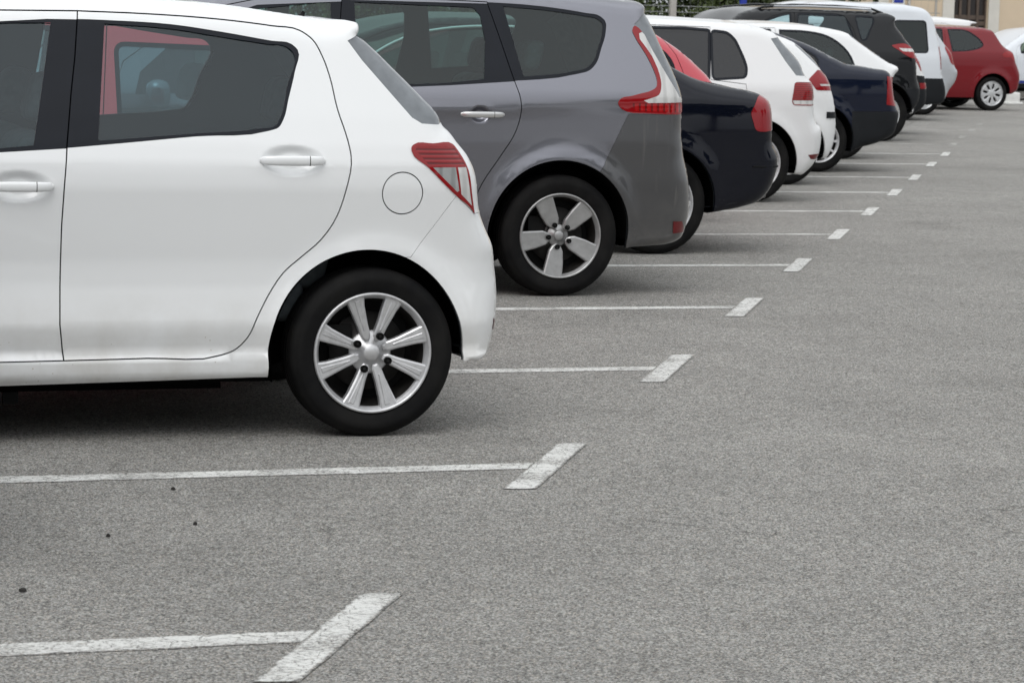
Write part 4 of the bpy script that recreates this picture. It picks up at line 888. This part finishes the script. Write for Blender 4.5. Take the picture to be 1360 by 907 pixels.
# ---- white hatchback with arrow lamp
rear = [(.35, .24, .02, 1), (.406, .250, .05, 0), (.471, .333, .12, 0), (.50, .446, .16, 0), (.506, .573, .18, 0), (.480, .73, .16, 0), (.441, .86, .14, 0), (.39, .985, .12, 0), (.345, 1.034, .1, 0), (.303, 1.108, .1, 0), (.236, 1.181, .1, 0), (.126, 1.273, .1, 0), (-.037, 1.340, .1, 0), (-.2, 1.39, .1, 0), (-.5, 1.43, .1, 0), (-1.0, 1.45, .1, 0)]
c = far_car('white_hatchback', 'white hatchback with a pointed arrow-shaped red tail light, tucked behind the one with tinted glass', 'car', 10.18, 23.2, rear, (-1.45, 1.42),
    2.60, .31, .215, 'many', 'white2', .2, .97, .40, dict(door=rr([(-.95, 1.37), (-.3, 1.34), (-.1, 1.2), (-.06, 1.05), (-1.0, .98)])), -.98, 0.0, 1.40,
    [dict(poly=rr([(.180, .955), (.284, 1.042), (.40, 1.03), (.52, .93), (.52, .856), (.255, .859)], .014), mat='red_l2', subs=[dict(poly=a_([(.29, .915), (.5, .915), (.5, .898), (.30, .898)]), mat='clear_w')])], res=.05,
    slit=a_([(.10, 1.255), (.30, 1.065), (.36, 1.05), (.25, 1.22), (.126, 1.29)]))
for sd_ in (-1, 1): c.part('black_side_moulding', M['plastic'], inc=[a_([(.364, .665), (.55, .665), (.55, .608), (.364, .608)])], off=-.008, flange=.01, sides=(sd_,))
# ---- navy saloon
rear = [(.36, .208, .02, 1), (.443, .235, .05, 0), (.724, .318, .08, 0), (.846, .385, .12, 0), (.888, .52, .14, 0), (.884, .60, .14, 0), (.855, .655, .13, 0), (.825, .744, .13, 0), (.805, .85, .12, 0), (.789, .938, .12, 0), (.755, .998, .09, 0), (.62, 1.027, .10, 0), (.436, 1.052, .10, 0), (.305, 1.068, .1, 0), (.164, 1.13, .1, 0), (-.071, 1.245, .1, 0), (-.251, 1.308, .1, 0), (-.398, 1.353, .1, 0), (-.65, 1.40, .1, 0), (-1.1, 1.42, .1, 0)]
far_car('navy_saloon', 'navy blue saloon with matt black rear bumper and upright narrow red tail light', 'car', 11.42, 25.25, rear, (-1.55, 1.38),
    2.68, .306, .21, 'many', 'navy', .2, 1.0, .45, dict(door=sm([(-.80, 1.36), (-.60, 1.34), (-.34, 1.27), (-.30, 1.23), (-.34, 1.02), (-.84, .99)], True, 3, (0, 5)), quarter=[sm([(-.27, 1.235), (-.16, 1.185), (-.04, 1.10), (-.06, 1.04), (-.29, 1.025)], True, 3)]), -.83, -.2, 1.375,
    [dict(poly=a_([(.71, .955), (.80, .955), (.84, .66), (.71, .675)]), mat='pillar_l')], hw=.88, ov=.85, bumper=a_([(.33, .604), (1.0, .608), (1.0, .1), (.33, .1)]), bumper_m='plastic', capglass=[(-.40, .20, 1.12, 'rear_window')], res=.05)
# ---- white fastback
rear = [(.40, .25, .02, 1), (.50, .30, .1, 0), (.56, .42, .12, 0), (.58, .6, .12, 0), (.59, .8, .12, 0), (.63, .93, .1, 0), (.66, .975, .06, 0), (.66, 1.00, .05, 0), (.593, 1.045, .1, 0), (.44, 1.14, .1, 0), (.248, 1.27, .1, 0), (.11, 1.365, .1, 0), (-.04, 1.40, .1, 0), (-.332, 1.434, .1, 0), (-.641, 1.445, .1, 0), (-1.1, 1.44, .1, 0)]
c = far_car('white_coupe', 'white fastback with curved side window and long sloping tailgate, behind the navy saloon', 'car', 12.82, 27.75, rear, (-1.5, 1.40),
    2.62, .31, .21, 'many', 'white2', .2, .97, .42, dict(quarter=[sm([(.105, 1.03), (.083, 1.102), (0, 1.215), (-.163, 1.315), (-.363, 1.355), (-.70, 1.365), (-.74, .98)], True, 3, (5, 6, 0))], door=rr([(-1.2, 1.37), (-.8, 1.37), (-.84, .98), (-1.2, .97)])), -.76, .1, 1.40,
    [dict(poly=a_([(.45, .90), (.8, .90), (.8, .78), (.45, .78)]), mat='red_l2')], doors5=False, gl='gl_grey', res=.05,
    slit=a_([(.13, 1.325), (.26, 1.235), (.45, 1.105), (.56, 1.045), (.62, 1.04), (.45, 1.16), (.25, 1.29), (.12, 1.375)]), capglass=[(.12, .60, 1.04, 'rear_window')])
# ---- black off-roader
rear = [(0.312, 0.340, .02, 1), (0.419, 0.386, .08, 0), (0.511, 0.473, .14, 0), (0.541, 0.654, .16, 0), (0.495, 0.783, .14, 0), (0.457, 1.044, .12, 0), (0.414, 1.175, .10, 0), (0.304, 1.315, .1, 0), (0.268, 1.370, .1, 0), (0.190, 1.497, .08, 0), (0.194, 1.558, .05, 0), (0.149, 1.595, .08, 0), (-0.020, 1.619, .1, 0), (-0.533, 1.633, .1, 0), (-0.911, 1.638, .1, 0), (-1.461, 1.633, .1, 0)]
lp = sm([(0.095, 1.208), (0.180, 1.229), (0.291, 1.234), (0.387, 1.178), (0.443, 1.103), (0.424, 1.056), (0.375, 1.056), (0.282, 1.090), (0.171, 1.159)], True, 3)
c = far_car('black_off_roader', 'black off-roader with silver roof rails and high red and white tail light', 'car', 15.40, 32.15, rear, (-1.9, 1.57),
    2.45, .345, .23, 'cover', 'black', .30, 1.15, .33, dict(door=rr([(-1.153, 1.567), (-0.514, 1.564), (-0.430, 1.290), (-0.458, 1.159), (-1.190, 1.122)], .03), quarter=[rr([(-0.368, 1.558), (-0.134, 1.546), (-0.134, 1.497), (-0.181, 1.422), (-0.257, 1.281), (-0.308, 1.272)], .04)]), -1.20, -.36, 1.59,
    [dict(poly=lp, mat='pillar_l', subs=[dict(poly=a_([(.19, 1.18), (.55, 1.17), (.55, 1.13), (.24, 1.14)]), mat='clear_w')])], hw=.90, ra=.41, gl='gl_white', cowl=(-.05, 1.15), hood=(-.42, 1.08), nz=.85, ov=.82, bumper=a_([(.3, .66), (1., .70), (1., .1), (.3, .1)]), bumper_m='plastic', seatz=.62, res=.07, shelf=False)
a = Mesh()
for y in (-.62, .62):
    a = Mesh(); tube(a, [(-1.75, y, 1.59), (-1.6, y, 1.645), (-1.2, y, 1.685), (-.6, y, 1.685), (-.1, y, 1.66), (.06, y, 1.61)], .016, 8)
    a.build('roof_rail', M['black'], c.root)
a = Mesh(); a2 = Mesh()
for y in (-.62,): tube(a2, [(-1.45, y-.03, 1.660), (-1.0, y-.03, 1.672), (-.5, y-.03, 1.668), (-.12, y-.03, 1.655)], .014, 8)
a2.build('silver_roof_rail', M['silver'], c.root)
# ---- white hatch with grey lower bumper, beyond the off-roader
c = far_car('white_estate_car', 'white car with black bumper peeping out between the black off-roader and the van', 'car', 16.44, 34.25,
    [(.38, .28, .02, 1), (.53, .32, .08, 0), (.62, .40, .12, 0), (.635, .60, .14, 0), (.60, .76, .12, 0), (.56, .84, .12, 0), (.50, 1.0, .1, 0), (.38, 1.17, .1, 0), (.19, 1.34, .1, 0), (.0, 1.44, .1, 0), (-.3, 1.52, .1, 0), (-.7, 1.56, .1, 0), (-1.1, 1.56, .1, 0)], (-1.5, 1.50),
    2.6, .325, .225, 'cover', 'white2', .24, 1.0, .35, dict(door=rr([(-.95, 1.42), (-.2, 1.38), (-.02, 1.20), (-.05, 1.03), (-1.0, 1.0)])), -.98, .02, 1.46,
    [dict(poly=a_([(.34, 1.13), (.60, 1.13), (.66, .86), (.50, .86)]), mat='red_l2'), dict(poly=a_([(.48, .70), (.70, .70), (.70, .62), (.50, .62)]), mat='red_l2', name='rear_reflector')], bumper=a_([(.42, .80), (1., .76), (1., .1), (.42, .1)]), bumper_m='plastic', res=.08)
# ---- van
c = far_car('white_van', 'tall white van with dark grey lower cladding and a square rear side window', 'van', 19.2, 39.4,
    [(.47, .25, .02, 1), (.74, .30, .06, 0), (.765, .42, .08, 0), (.74, .55, .08, 0), (.69, .70, .08, 0), (.65, 1.07, .08, 0), (.59, 1.39, .10, 0), (.52, 1.61, .12, 0), (.41, 1.72, .12, 0), (.23, 1.765, .12, 0), (-.54, 1.785, .12, 0), (-1.4, 1.79, .12, 0)], (-1.85, 1.70),
    2.70, .31, .2, 'cover', 'vanwhite', .25, 1.05, .15, dict(door=rr([(-1.1, 1.52), (-.35, 1.53), (-.35, 1.07), (-1.1, 1.05)]), quarter=[rr([(-.15, 1.53), (.37, 1.535), (.40, 1.065), (-.15, 1.06)], .05)]), -1.15, -.28, 1.60,
    [dict(poly=a_([(.595, 1.15), (.68, 1.15), (.72, .80), (.63, .80)]), mat='red_l2')], hw=.88, gl='gl_grey', bumper=a_([(.36, .66), (1., .66), (1., .1), (.36, .1)]), bumper_m='plastic', cowl=(-.05, 1.15), hood=(-.42, 1.05), nz=.85, seatz=.6, res=.08, shelf=False)
# ---- silver white people carrier
c = far_car('pale_people_carrier', 'pale silver people carrier with teardrop red lamp, between the van and the red hatchback', 'car', 20.85, 42.0,
    [(.40, .28, .02, 1), (.49, .42, .1, 0), (.60, .58, .10, 0), (.61, .74, .07, 0), (.57, .785, .06, 0), (.545, .86, .08, 0), (.50, 1.05, .1, 0), (.42, 1.15, .1, 0), (.27, 1.37, .1, 0), (.22, 1.47, .1, 0), (.12, 1.53, .1, 0), (-.2, 1.56, .1, 0), (-1.0, 1.58, .1, 0)], (-1.6, 1.52),
    2.6, .30, .2, 'cover', 'silver', .22, 1.02, .3, dict(door=rr([(-1.0, 1.46), (-.2, 1.44), (-.05, 1.2), (-.05, 1.06), (-1.0, 1.03)])), -1.04, .02, 1.49,
    [dict(poly=sm([(.38, 1.14), (.44, 1.14), (.56, 1.0), (.57, .84), (.50, .84), (.42, .98)], True, 3), mat='red_l2')], seatz=.55, res=.08)
# ---- red hatchback at the far end
rear = [(.32, .30, .02, 1), (.417, .305, .06, 0), (.53, .36, .12, 0), (.565, .46, .14, 0), (.570, .66, .14, 0), (.52, .78, .13, 0), (.470, .88, .12, 0), (.44, .98, .12, 0), (.401, 1.048, .1, 0), (.31, 1.10, .1, 0), (.224, 1.165, .09, 0), (.16, 1.26, .08, 0), (.107, 1.354, .08, 0), (.06, 1.41, .07, 0), (.0, 1.44, .09, 0), (-.3, 1.468, .1, 0), (-.55, 1.475, .1, 0), (-1.0, 1.47, .1, 0)]
c = far_car('dark_red_hatchback', 'dark red three-door hatchback with silver wheel covers, last and fully visible at the far end', 'car', 23.54, 44.73, rear, (-1.45, 1.42),
    2.54, .305, .215, 'cover', 'red', .23, 1.05, .42, dict(quarter=[sm([(-.83, 1.405), (-.70, 1.41), (-.488, 1.395), (-.34, 1.32), (-.22, 1.21), (-.20, 1.165), (-.26, 1.125), (-.394, 1.085), (-.80, 1.05)], True, 4, (0, 8))]), -.90, .0, 1.44,
    [dict(poly=sm([(.165, .985), (.22, 1.04), (.33, 1.055), (.45, 1.0), (.50, .88), (.40, .89), (.345, .94), (.22, .95)], True, 3), mat='pillar_l')], doors5=False, gl='gl_grey', res=.06, nz=.70)
# ---- white car with roof spoiler behind it
c = far_car('white_family_car', 'white car whose roof spoiler shows above the dark red hatchback', 'car', 24.15, 47.2,
    [(.35, .28, .02, 1), (.5, .4, .1, 0), (.55, .6, .12, 0), (.5, .9, .1, 0), (.42, 1.15, .1, 0), (.30, 1.40, .08, 0), (.27, 1.50, .05, 0), (.43, 1.555, .02, 1), (.20, 1.60, .05, 0), (-.1, 1.625, .1, 0), (-.5, 1.64, .1, 0), (-1.2, 1.62, .1, 0)], (-1.6, 1.55),
    2.6, .30, .2, 'cover', 'white2', .22, 1.02, .3, dict(door=rr([(-1.0, 1.5), (-.2, 1.46), (-.05, 1.2), (-.05, 1.06), (-1.0, 1.03)])), -1.04, .02, 1.53,
    [dict(poly=a_([(.38, 1.14), (.5, 1.14), (.57, .84), (.48, .84)]), mat='red_l2')], seatz=.55, res=.08)
# ---- white car with a blue stripe at the right edge
c = far_car('striped_white_car', 'white car with a thin blue side stripe, cut off by the right edge', 'car', 29.75, 51.5,
    [(.35, .25, .02, 1), (.5, .35, .1, 0), (.6, .6, .14, 0), (.55, .9, .12, 0), (.4, 1.1, .1, 0), (.2, 1.3, .1, 0), (-.2, 1.45, .1, 0), (-.8, 1.50, .1, 0), (-1.3, 1.49, .1, 0)], (-1.75, 1.42),
    2.50, .30, .2, 'cover', 'vanwhite', .26, .98, .38, dict(door=rr([(-.95, 1.42), (-.2, 1.38), (.0, 1.15), (-.05, 1.0), (-1.0, .98)])), -.98, .05, 1.44,
    [dict(poly=a_([(.3, 1.05), (.6, 1.05), (.6, .8), (.38, .8)]), mat='red_l2')], gl='gl_grey', cowl=(-.05, 1.02), hood=(-.42, .93), res=.08)
M['blue'] = simple('blue_stripe', (.02, .035, .25), .4)
c.part('blue_stripe', M['blue'], inc=[a_([(-2.1, .41), (-.38, .41), (-.38, .355), (-2.1, .355)])], off=-.006, flange=.004)
c.part('black_sill', M['plastic'], inc=[a_([(-2.1, .35), (-.38, .35), (-.38, .2), (-2.1, .2)])], off=-.006, flange=.004)
# ---- car just outside the left edge of the view: its shadow falls into the nearest bay
far_car('silver_hatchback', 'silver hatchback just outside the left edge of the view, only its shadow showing', 'car', .34, 7.0,
    [(.34, .25, .02, 1), (.42, .28, .08, 0), (.48, .40, .15, 0), (.50, .55, .2, 0), (.47, .72, .16, 0), (.42, .9, .14, 0), (.34, 1.05, .1, 0), (.22, 1.25, .1, 0), (.10, 1.36, .1, 0), (-.05, 1.41, .1, 0), (-.4, 1.44, .1, 0), (-1.0, 1.455, .1, 0)], (-1.45, 1.42),
    2.45, .295, .2, 'cover', 'silver', .2, .97, .38, dict(door=rr([(-.9, 1.36), (-.1, 1.33), (.0, 1.2), (-.02, 1.0), (-.95, .98)])), -.93, .12, 1.40,
    [dict(poly=a_([(.28, .98), (.5, .98), (.5, .78), (.36, .78)]), mat='red_l2')], res=.07)

# ================================================================== BACKGROUND
M['stucco'] = simple('cream_stucco', (.60, .49, .36), .9, var=.06, vs=1.2, bump=.3, bs=40)
M['surround'] = simple('pale_stone_surround', (.60, .58, .53), .85, var=.06, vs=3, bump=.2, bs=40)
M['brownwood'] = simple('weathered_brown_wood', (.085, .062, .048), .7, var=.25, vs=6)
M['darkglass'] = simple('dark_window_pane', (.02, .016, .015), .15)
M['kerbstone'] = simple('kerb_concrete', (.33, .32, .30), .9, var=.12, vs=3, bump=.3)
M['pave'] = simple('pavement_concrete', (.30, .29, .28), .9, var=.1, vs=2, bump=.3)
M['whitepl'] = simple('white_painted_concrete', (.70, .70, .68), .7, var=.08, vs=8)
M['bluepost'] = simple('blue_painted_metal', (.01, .03, .30), .45)
M['galv'] = simple('galvanised_wire', (.30, .31, .31), .5, .6)
M['post'] = simple('concrete_post', (.40, .38, .35), .9, var=.1)
M['bark'] = simple('bark', (.11, .085, .06), .9, var=.3, vs=12, bump=.5)
a = Mesh(); box(a, 24.6, 60, 54.1, 59.95, -.1, .13); tag(a.build('pavement', M['pave']), kind='structure')
a = Mesh(); box(a, 24.6, 60, 53.9, 54.098, -.1, .15); tag(a.build('kerb', M['kerbstone']), kind='structure')
# cream building with a louvred door
B = empty('cream_building', (28.5, 60, 0)); tag(B, 'cream building with a brown wooden door, behind the far end of the car row', 'building')
a = Mesh(); X0, X1 = 28.5, 52.0
dw = [(30.47, 31.38)]+[(x, x+.95) for x in (34.6, 38.6, 42.6, 46.6)]
xs = X0
for d0, d1 in dw:
    box(a, xs-X0, d0-X0, 0, .4, 0, 7.2); box(a, d0-X0, d1-X0, 0, .4, 2.75, 7.2); xs = d1
box(a, xs-X0, X1-X0, 0, .4, 0, 7.2); box(a, 0, X1-X0, .402, 9, 0, 7.2); a.build('wall', M['stucco'], B)
a = Mesh(); box(a, -.25, X1-X0+.25, -.25, 9.2, 7.203, 7.45); a.build('roof', M['surround'], B)
for i, (d0, d1) in enumerate(dw):
    a = Mesh(); d0 -= X0; d1 -= X0
    box(a, d0-.30, d0-.002, -.03, .05, .0, 2.75); box(a, d1+.002, d1+.28, -.03, .05, 0, 2.75); box(a, d0-.30, d1+.28, -.035, .05, 2.753, 3.05); a.build('door_surround', M['surround'], B)
    a = Mesh(); 
    for k in range(5): x = d0+(d1-d0)*k/4; box(a, x-.03*(k > 0), x+.03*(k < 4), .10, .16, .14, 2.74)
    for z in (.14, 1.52, 1.66, 2.62): box(a, d0, d1, .115, .155, z, z+.10)
    for k in range(4):
        x0 = d0+(d1-d0)*k/4+.03; x1 = d0+(d1-d0)*(k+1)/4-.03
        for j in range(9): box(a, x0, x1, .125, .15, .30+.13*j, .40+.13*j)
    D = a.build('wooden_door', M['brownwood'], B)
    a = Mesh(); box(a, d0+.02, d1-.02, .14, .145, .15, 2.7); a.build('pane', M['darkglass'], D)
a = Mesh(); box(a, .0, .24, -.06, .3, 0, 7.19); a.build('corner_pilaster', M['surround'], B)
a = Mesh(); box(a, 1.47, 1.52, -.02, .02, 0, 7.1); tube(a, [(.78, -.04, .1), (.78, -.04, 7)], .035, 10); a.build('drainpipe', M['post'], B)
# small blue and white wall plate by the corner
a = Mesh(); box(a, 28.84, 29.16, 59.955, 59.985, 1.93, 2.35); P = a.build('wall_plate', M['whitepl']); tag(P, 'small white and blue plate high on the corner of the cream building', 'sign')
a = Mesh(); box(a, 28.88, 29.12, 59.945, 59.954, 2.0, 2.31); a.build('blue_panel', M['bluepost'], P)
# white block under the tail of the red hatchback
a = Mesh(); rbox(a, 25.90, 26.2, 48.60, 48.95, .0, .235, .03); rbox(a, 25.86, 26.24, 48.56, 48.99, .0, .05, .015)
tag(a.build('white_concrete_block', M['whitepl']), 'white block standing on the asphalt behind the dark red hatchback wheel', 'block')
# fence: concrete posts and wires
f = empty('wire_fence', (17, 52.6, 0)); tag(f, 'wire fence on pale concrete posts in front of the hedge', 'fence')
for x in (0.6, 3.4, 6.2): 
    a = Mesh(); rbox(a, x, x+.12, -.06, .06, 0, 2.5, .01); a.build('fence_post', M['post'], f)
a = Mesh(); rbox(a, 6.40, 6.74, -.10, .10, 0, 2.4, .01); a.build('fence_post', M['post'], f)
a = Mesh()
for z in (.5, .9, 1.3, 1.62, 1.74, 2.0, 2.4): tube(a, [(-8, 0, z), (9.4, 0, z)], .006, 5)
for k in range(110): tube(a, [(-8+.16*k, 0, .1), (-8+.16*k, 0, 2.4)], .0018, 3, caps=False)
a.build('fence_wire', M['galv'], f)
# blue sign post
s_ = empty('blue_post', (21.52, 51.5, 0)); tag(s_, 'blue metal post standing in front of the hedge', 'post')
a = Mesh(); rbox(a, -.065, .065, -.05, .05, 0, 2.6, .02); a.build('pole', M['bluepost'], s_)
a = Mesh(); rbox(a, -.12, .12, -.12, .12, 0, .03, .01); a.build('base_plate', M['galv'], s_)

def leafmat(name, c):
    m, nt, b = new_mat(name); b.inputs['Roughness'].default_value = .6
    at = N(nt, 'ShaderNodeAttribute', attribute_name='tone'); q = N(nt, 'ShaderNodeMixRGB')
    q.inputs[1].default_value = (c[0]*.45, c[1]*.5, c[2]*.45, 1); q.inputs[2].default_value = (c[0]*1.7, c[1]*1.5, c[2]*1.3, 1); nt.links.new(at.outputs['Fac'], q.inputs[0]); nt.links.new(q.outputs[0], b.inputs['Base Color'])
    return m
M['leaf'] = leafmat('hedge_leaf', (.065, .095, .035)); M['leaf2'] = leafmat('tree_leaf', (.06, .09, .035))
def leaves(name, clumps, n, size, mt, parent):
    """clumps: (centre, radii); n leaves each, quads with random tilt"""
    V = []; Fc = []; tone = []
    for c, rad in clumps:
        k = n; dd = rng.normal(size=(k, 3)); dd /= np.linalg.norm(dd, axis=1, keepdims=True); rr = rng.random(k)**.45
        P = np.array(c)+dd*rr[:, None]*np.array(rad)
        ax = rng.normal(size=(k, 3)); ax /= np.linalg.norm(ax, axis=1, keepdims=True); b = np.cross(ax, rng.normal(size=(k, 3))); b /= np.linalg.norm(b, axis=1, keepdims=True)
        s = size*rng.uniform(.6, 1.3, k)[:, None]; t0 = rng.random()
        Q = np.stack([P-ax*s, P-b*s*.5, P+ax*s, P+b*s*.5], 1).reshape(-1, 3); o = len(V); V.extend(map(tuple, Q))
        Fc += [(o+4*i, o+4*i+1, o+4*i+2, o+4*i+3) for i in range(k)]; tone += list(np.clip(t0*.6+rng.random(k)*.4, 0, 1))
    me = bpy.data.meshes.new(name); me.from_pydata(V, [], Fc); me.materials.append(mt)
    at = me.attributes.new('tone', 'FLOAT', 'FACE'); at.data.foreach_set('value', np.array(tone, dtype=np.float32))
    o = bpy.data.objects.new(name, me); COL.objects.link(o); o.parent = parent; return o
h = empty('hedge', (22, 54.5, 0)); tag(h, 'dark green leafy hedge filling the gap behind the fence, left of the cream building', 'hedge')
cl = [((rng.uniform(-12, 3.2), rng.uniform(-.7, .9), rng.uniform(.2, 3.0)), (rng.uniform(.35, .6),)*3) for _ in range(620)]
leaves('foliage', cl, 170, .06, M['leaf'], h)
a = Mesh()
for k in range(17): x = -11.5+k*.9; tube(a, [(x, .3, 0), (x+.1, .35, 1.2), (x+.25, .3, 2.6)], [.06, .045, .02], 6)
a.build('stems', M['bark'], h)
# trees across the lane, behind the camera (they only show as dark shapes in paintwork and glass)
def tree(x, y, hgt, r, label):
    t = empty('tree', (x, y, 0)); tag(t, label, 'tree', 'trees on the far side of the lane')
    a = Mesh(); tube(a, [(0, 0, 0), (.05, .05, hgt*.3), (.15, 0, hgt*.6), (.1, .1, hgt*.85)], [.22, .17, .12, .04], 10)
    for k in range(6):
        t_ = k*1.05; tube(a, [(.1, 0, hgt*(.35+.06*k)), (r*.4*math.cos(t_), r*.4*math.sin(t_), hgt*(.5+.05*k)), (r*.75*math.cos(t_), r*.75*math.sin(t_), hgt*(.58+.05*k))], [.09, .06, .02], 6)
    a.build('trunk', M['bark'], t)
    cl = []
    for _ in range(90):
        d_ = rng.normal(size=3); d_ /= np.linalg.norm(d_); q = rng.random()**.4
        cl.append(((d_[0]*r*q, d_[1]*r*q, hgt*.66+d_[2]*hgt*.30*q), (r*.22,)*3))
    leaves('crown', cl, 130, .16, M['leaf2'], t)
for i, (x, y, hh, r) in enumerate([(-22, -9, 8, 3.6), (-14, -11, 9, 3.9), (-6, -14, 8, 3.6), (2, -15, 9.5, 4.0), (11, -14, 8.4, 3.7), (19, -10, 9, 3.9), (28, -4, 8, 3.6), (35, 4, 8.6, 3.8)]):
    tree(x, y, hh, r, 'leafy tree on the far side of the lane behind the viewer')
# bits of grit on the asphalt
M['grit'] = simple('dark_grit', (.02, .018, .016), .9)
for i, (x, y, r_, lb) in enumerate([(1.63, 8.23, .006, 'dark chip of grit just below the second bay line, by the white paint'), (1.31, 7.52, .005, 'small dark chip, left of the pair lying in the middle of the near bay'), (1.58, 7.65, .005, 'small dark chip, right of the pair lying in the middle of the near bay'), (.98, 6.84, .009, 'largest dark chip near the bottom left edge of the asphalt')]):
    a = Mesh(); V = []; n = 9
    for z, k in ((.001, 1.), (.007, .8), (.010, .3)):
        for j in range(n): t = 2*math.pi*j/n; q = r_*k*random.uniform(.7, 1.2); V.append((x+q*math.cos(t)*1.3, y+q*math.sin(t), z))
    Fc = [(l*n+j, l*n+(j+1) % n, (l+1)*n+(j+1) % n, (l+1)*n+j) for l in range(2) for j in range(n)]+[tuple(2*n+j for j in range(n))]
    a.add(V, Fc); tag(a.build('grit', M['grit']), lb, 'stone')
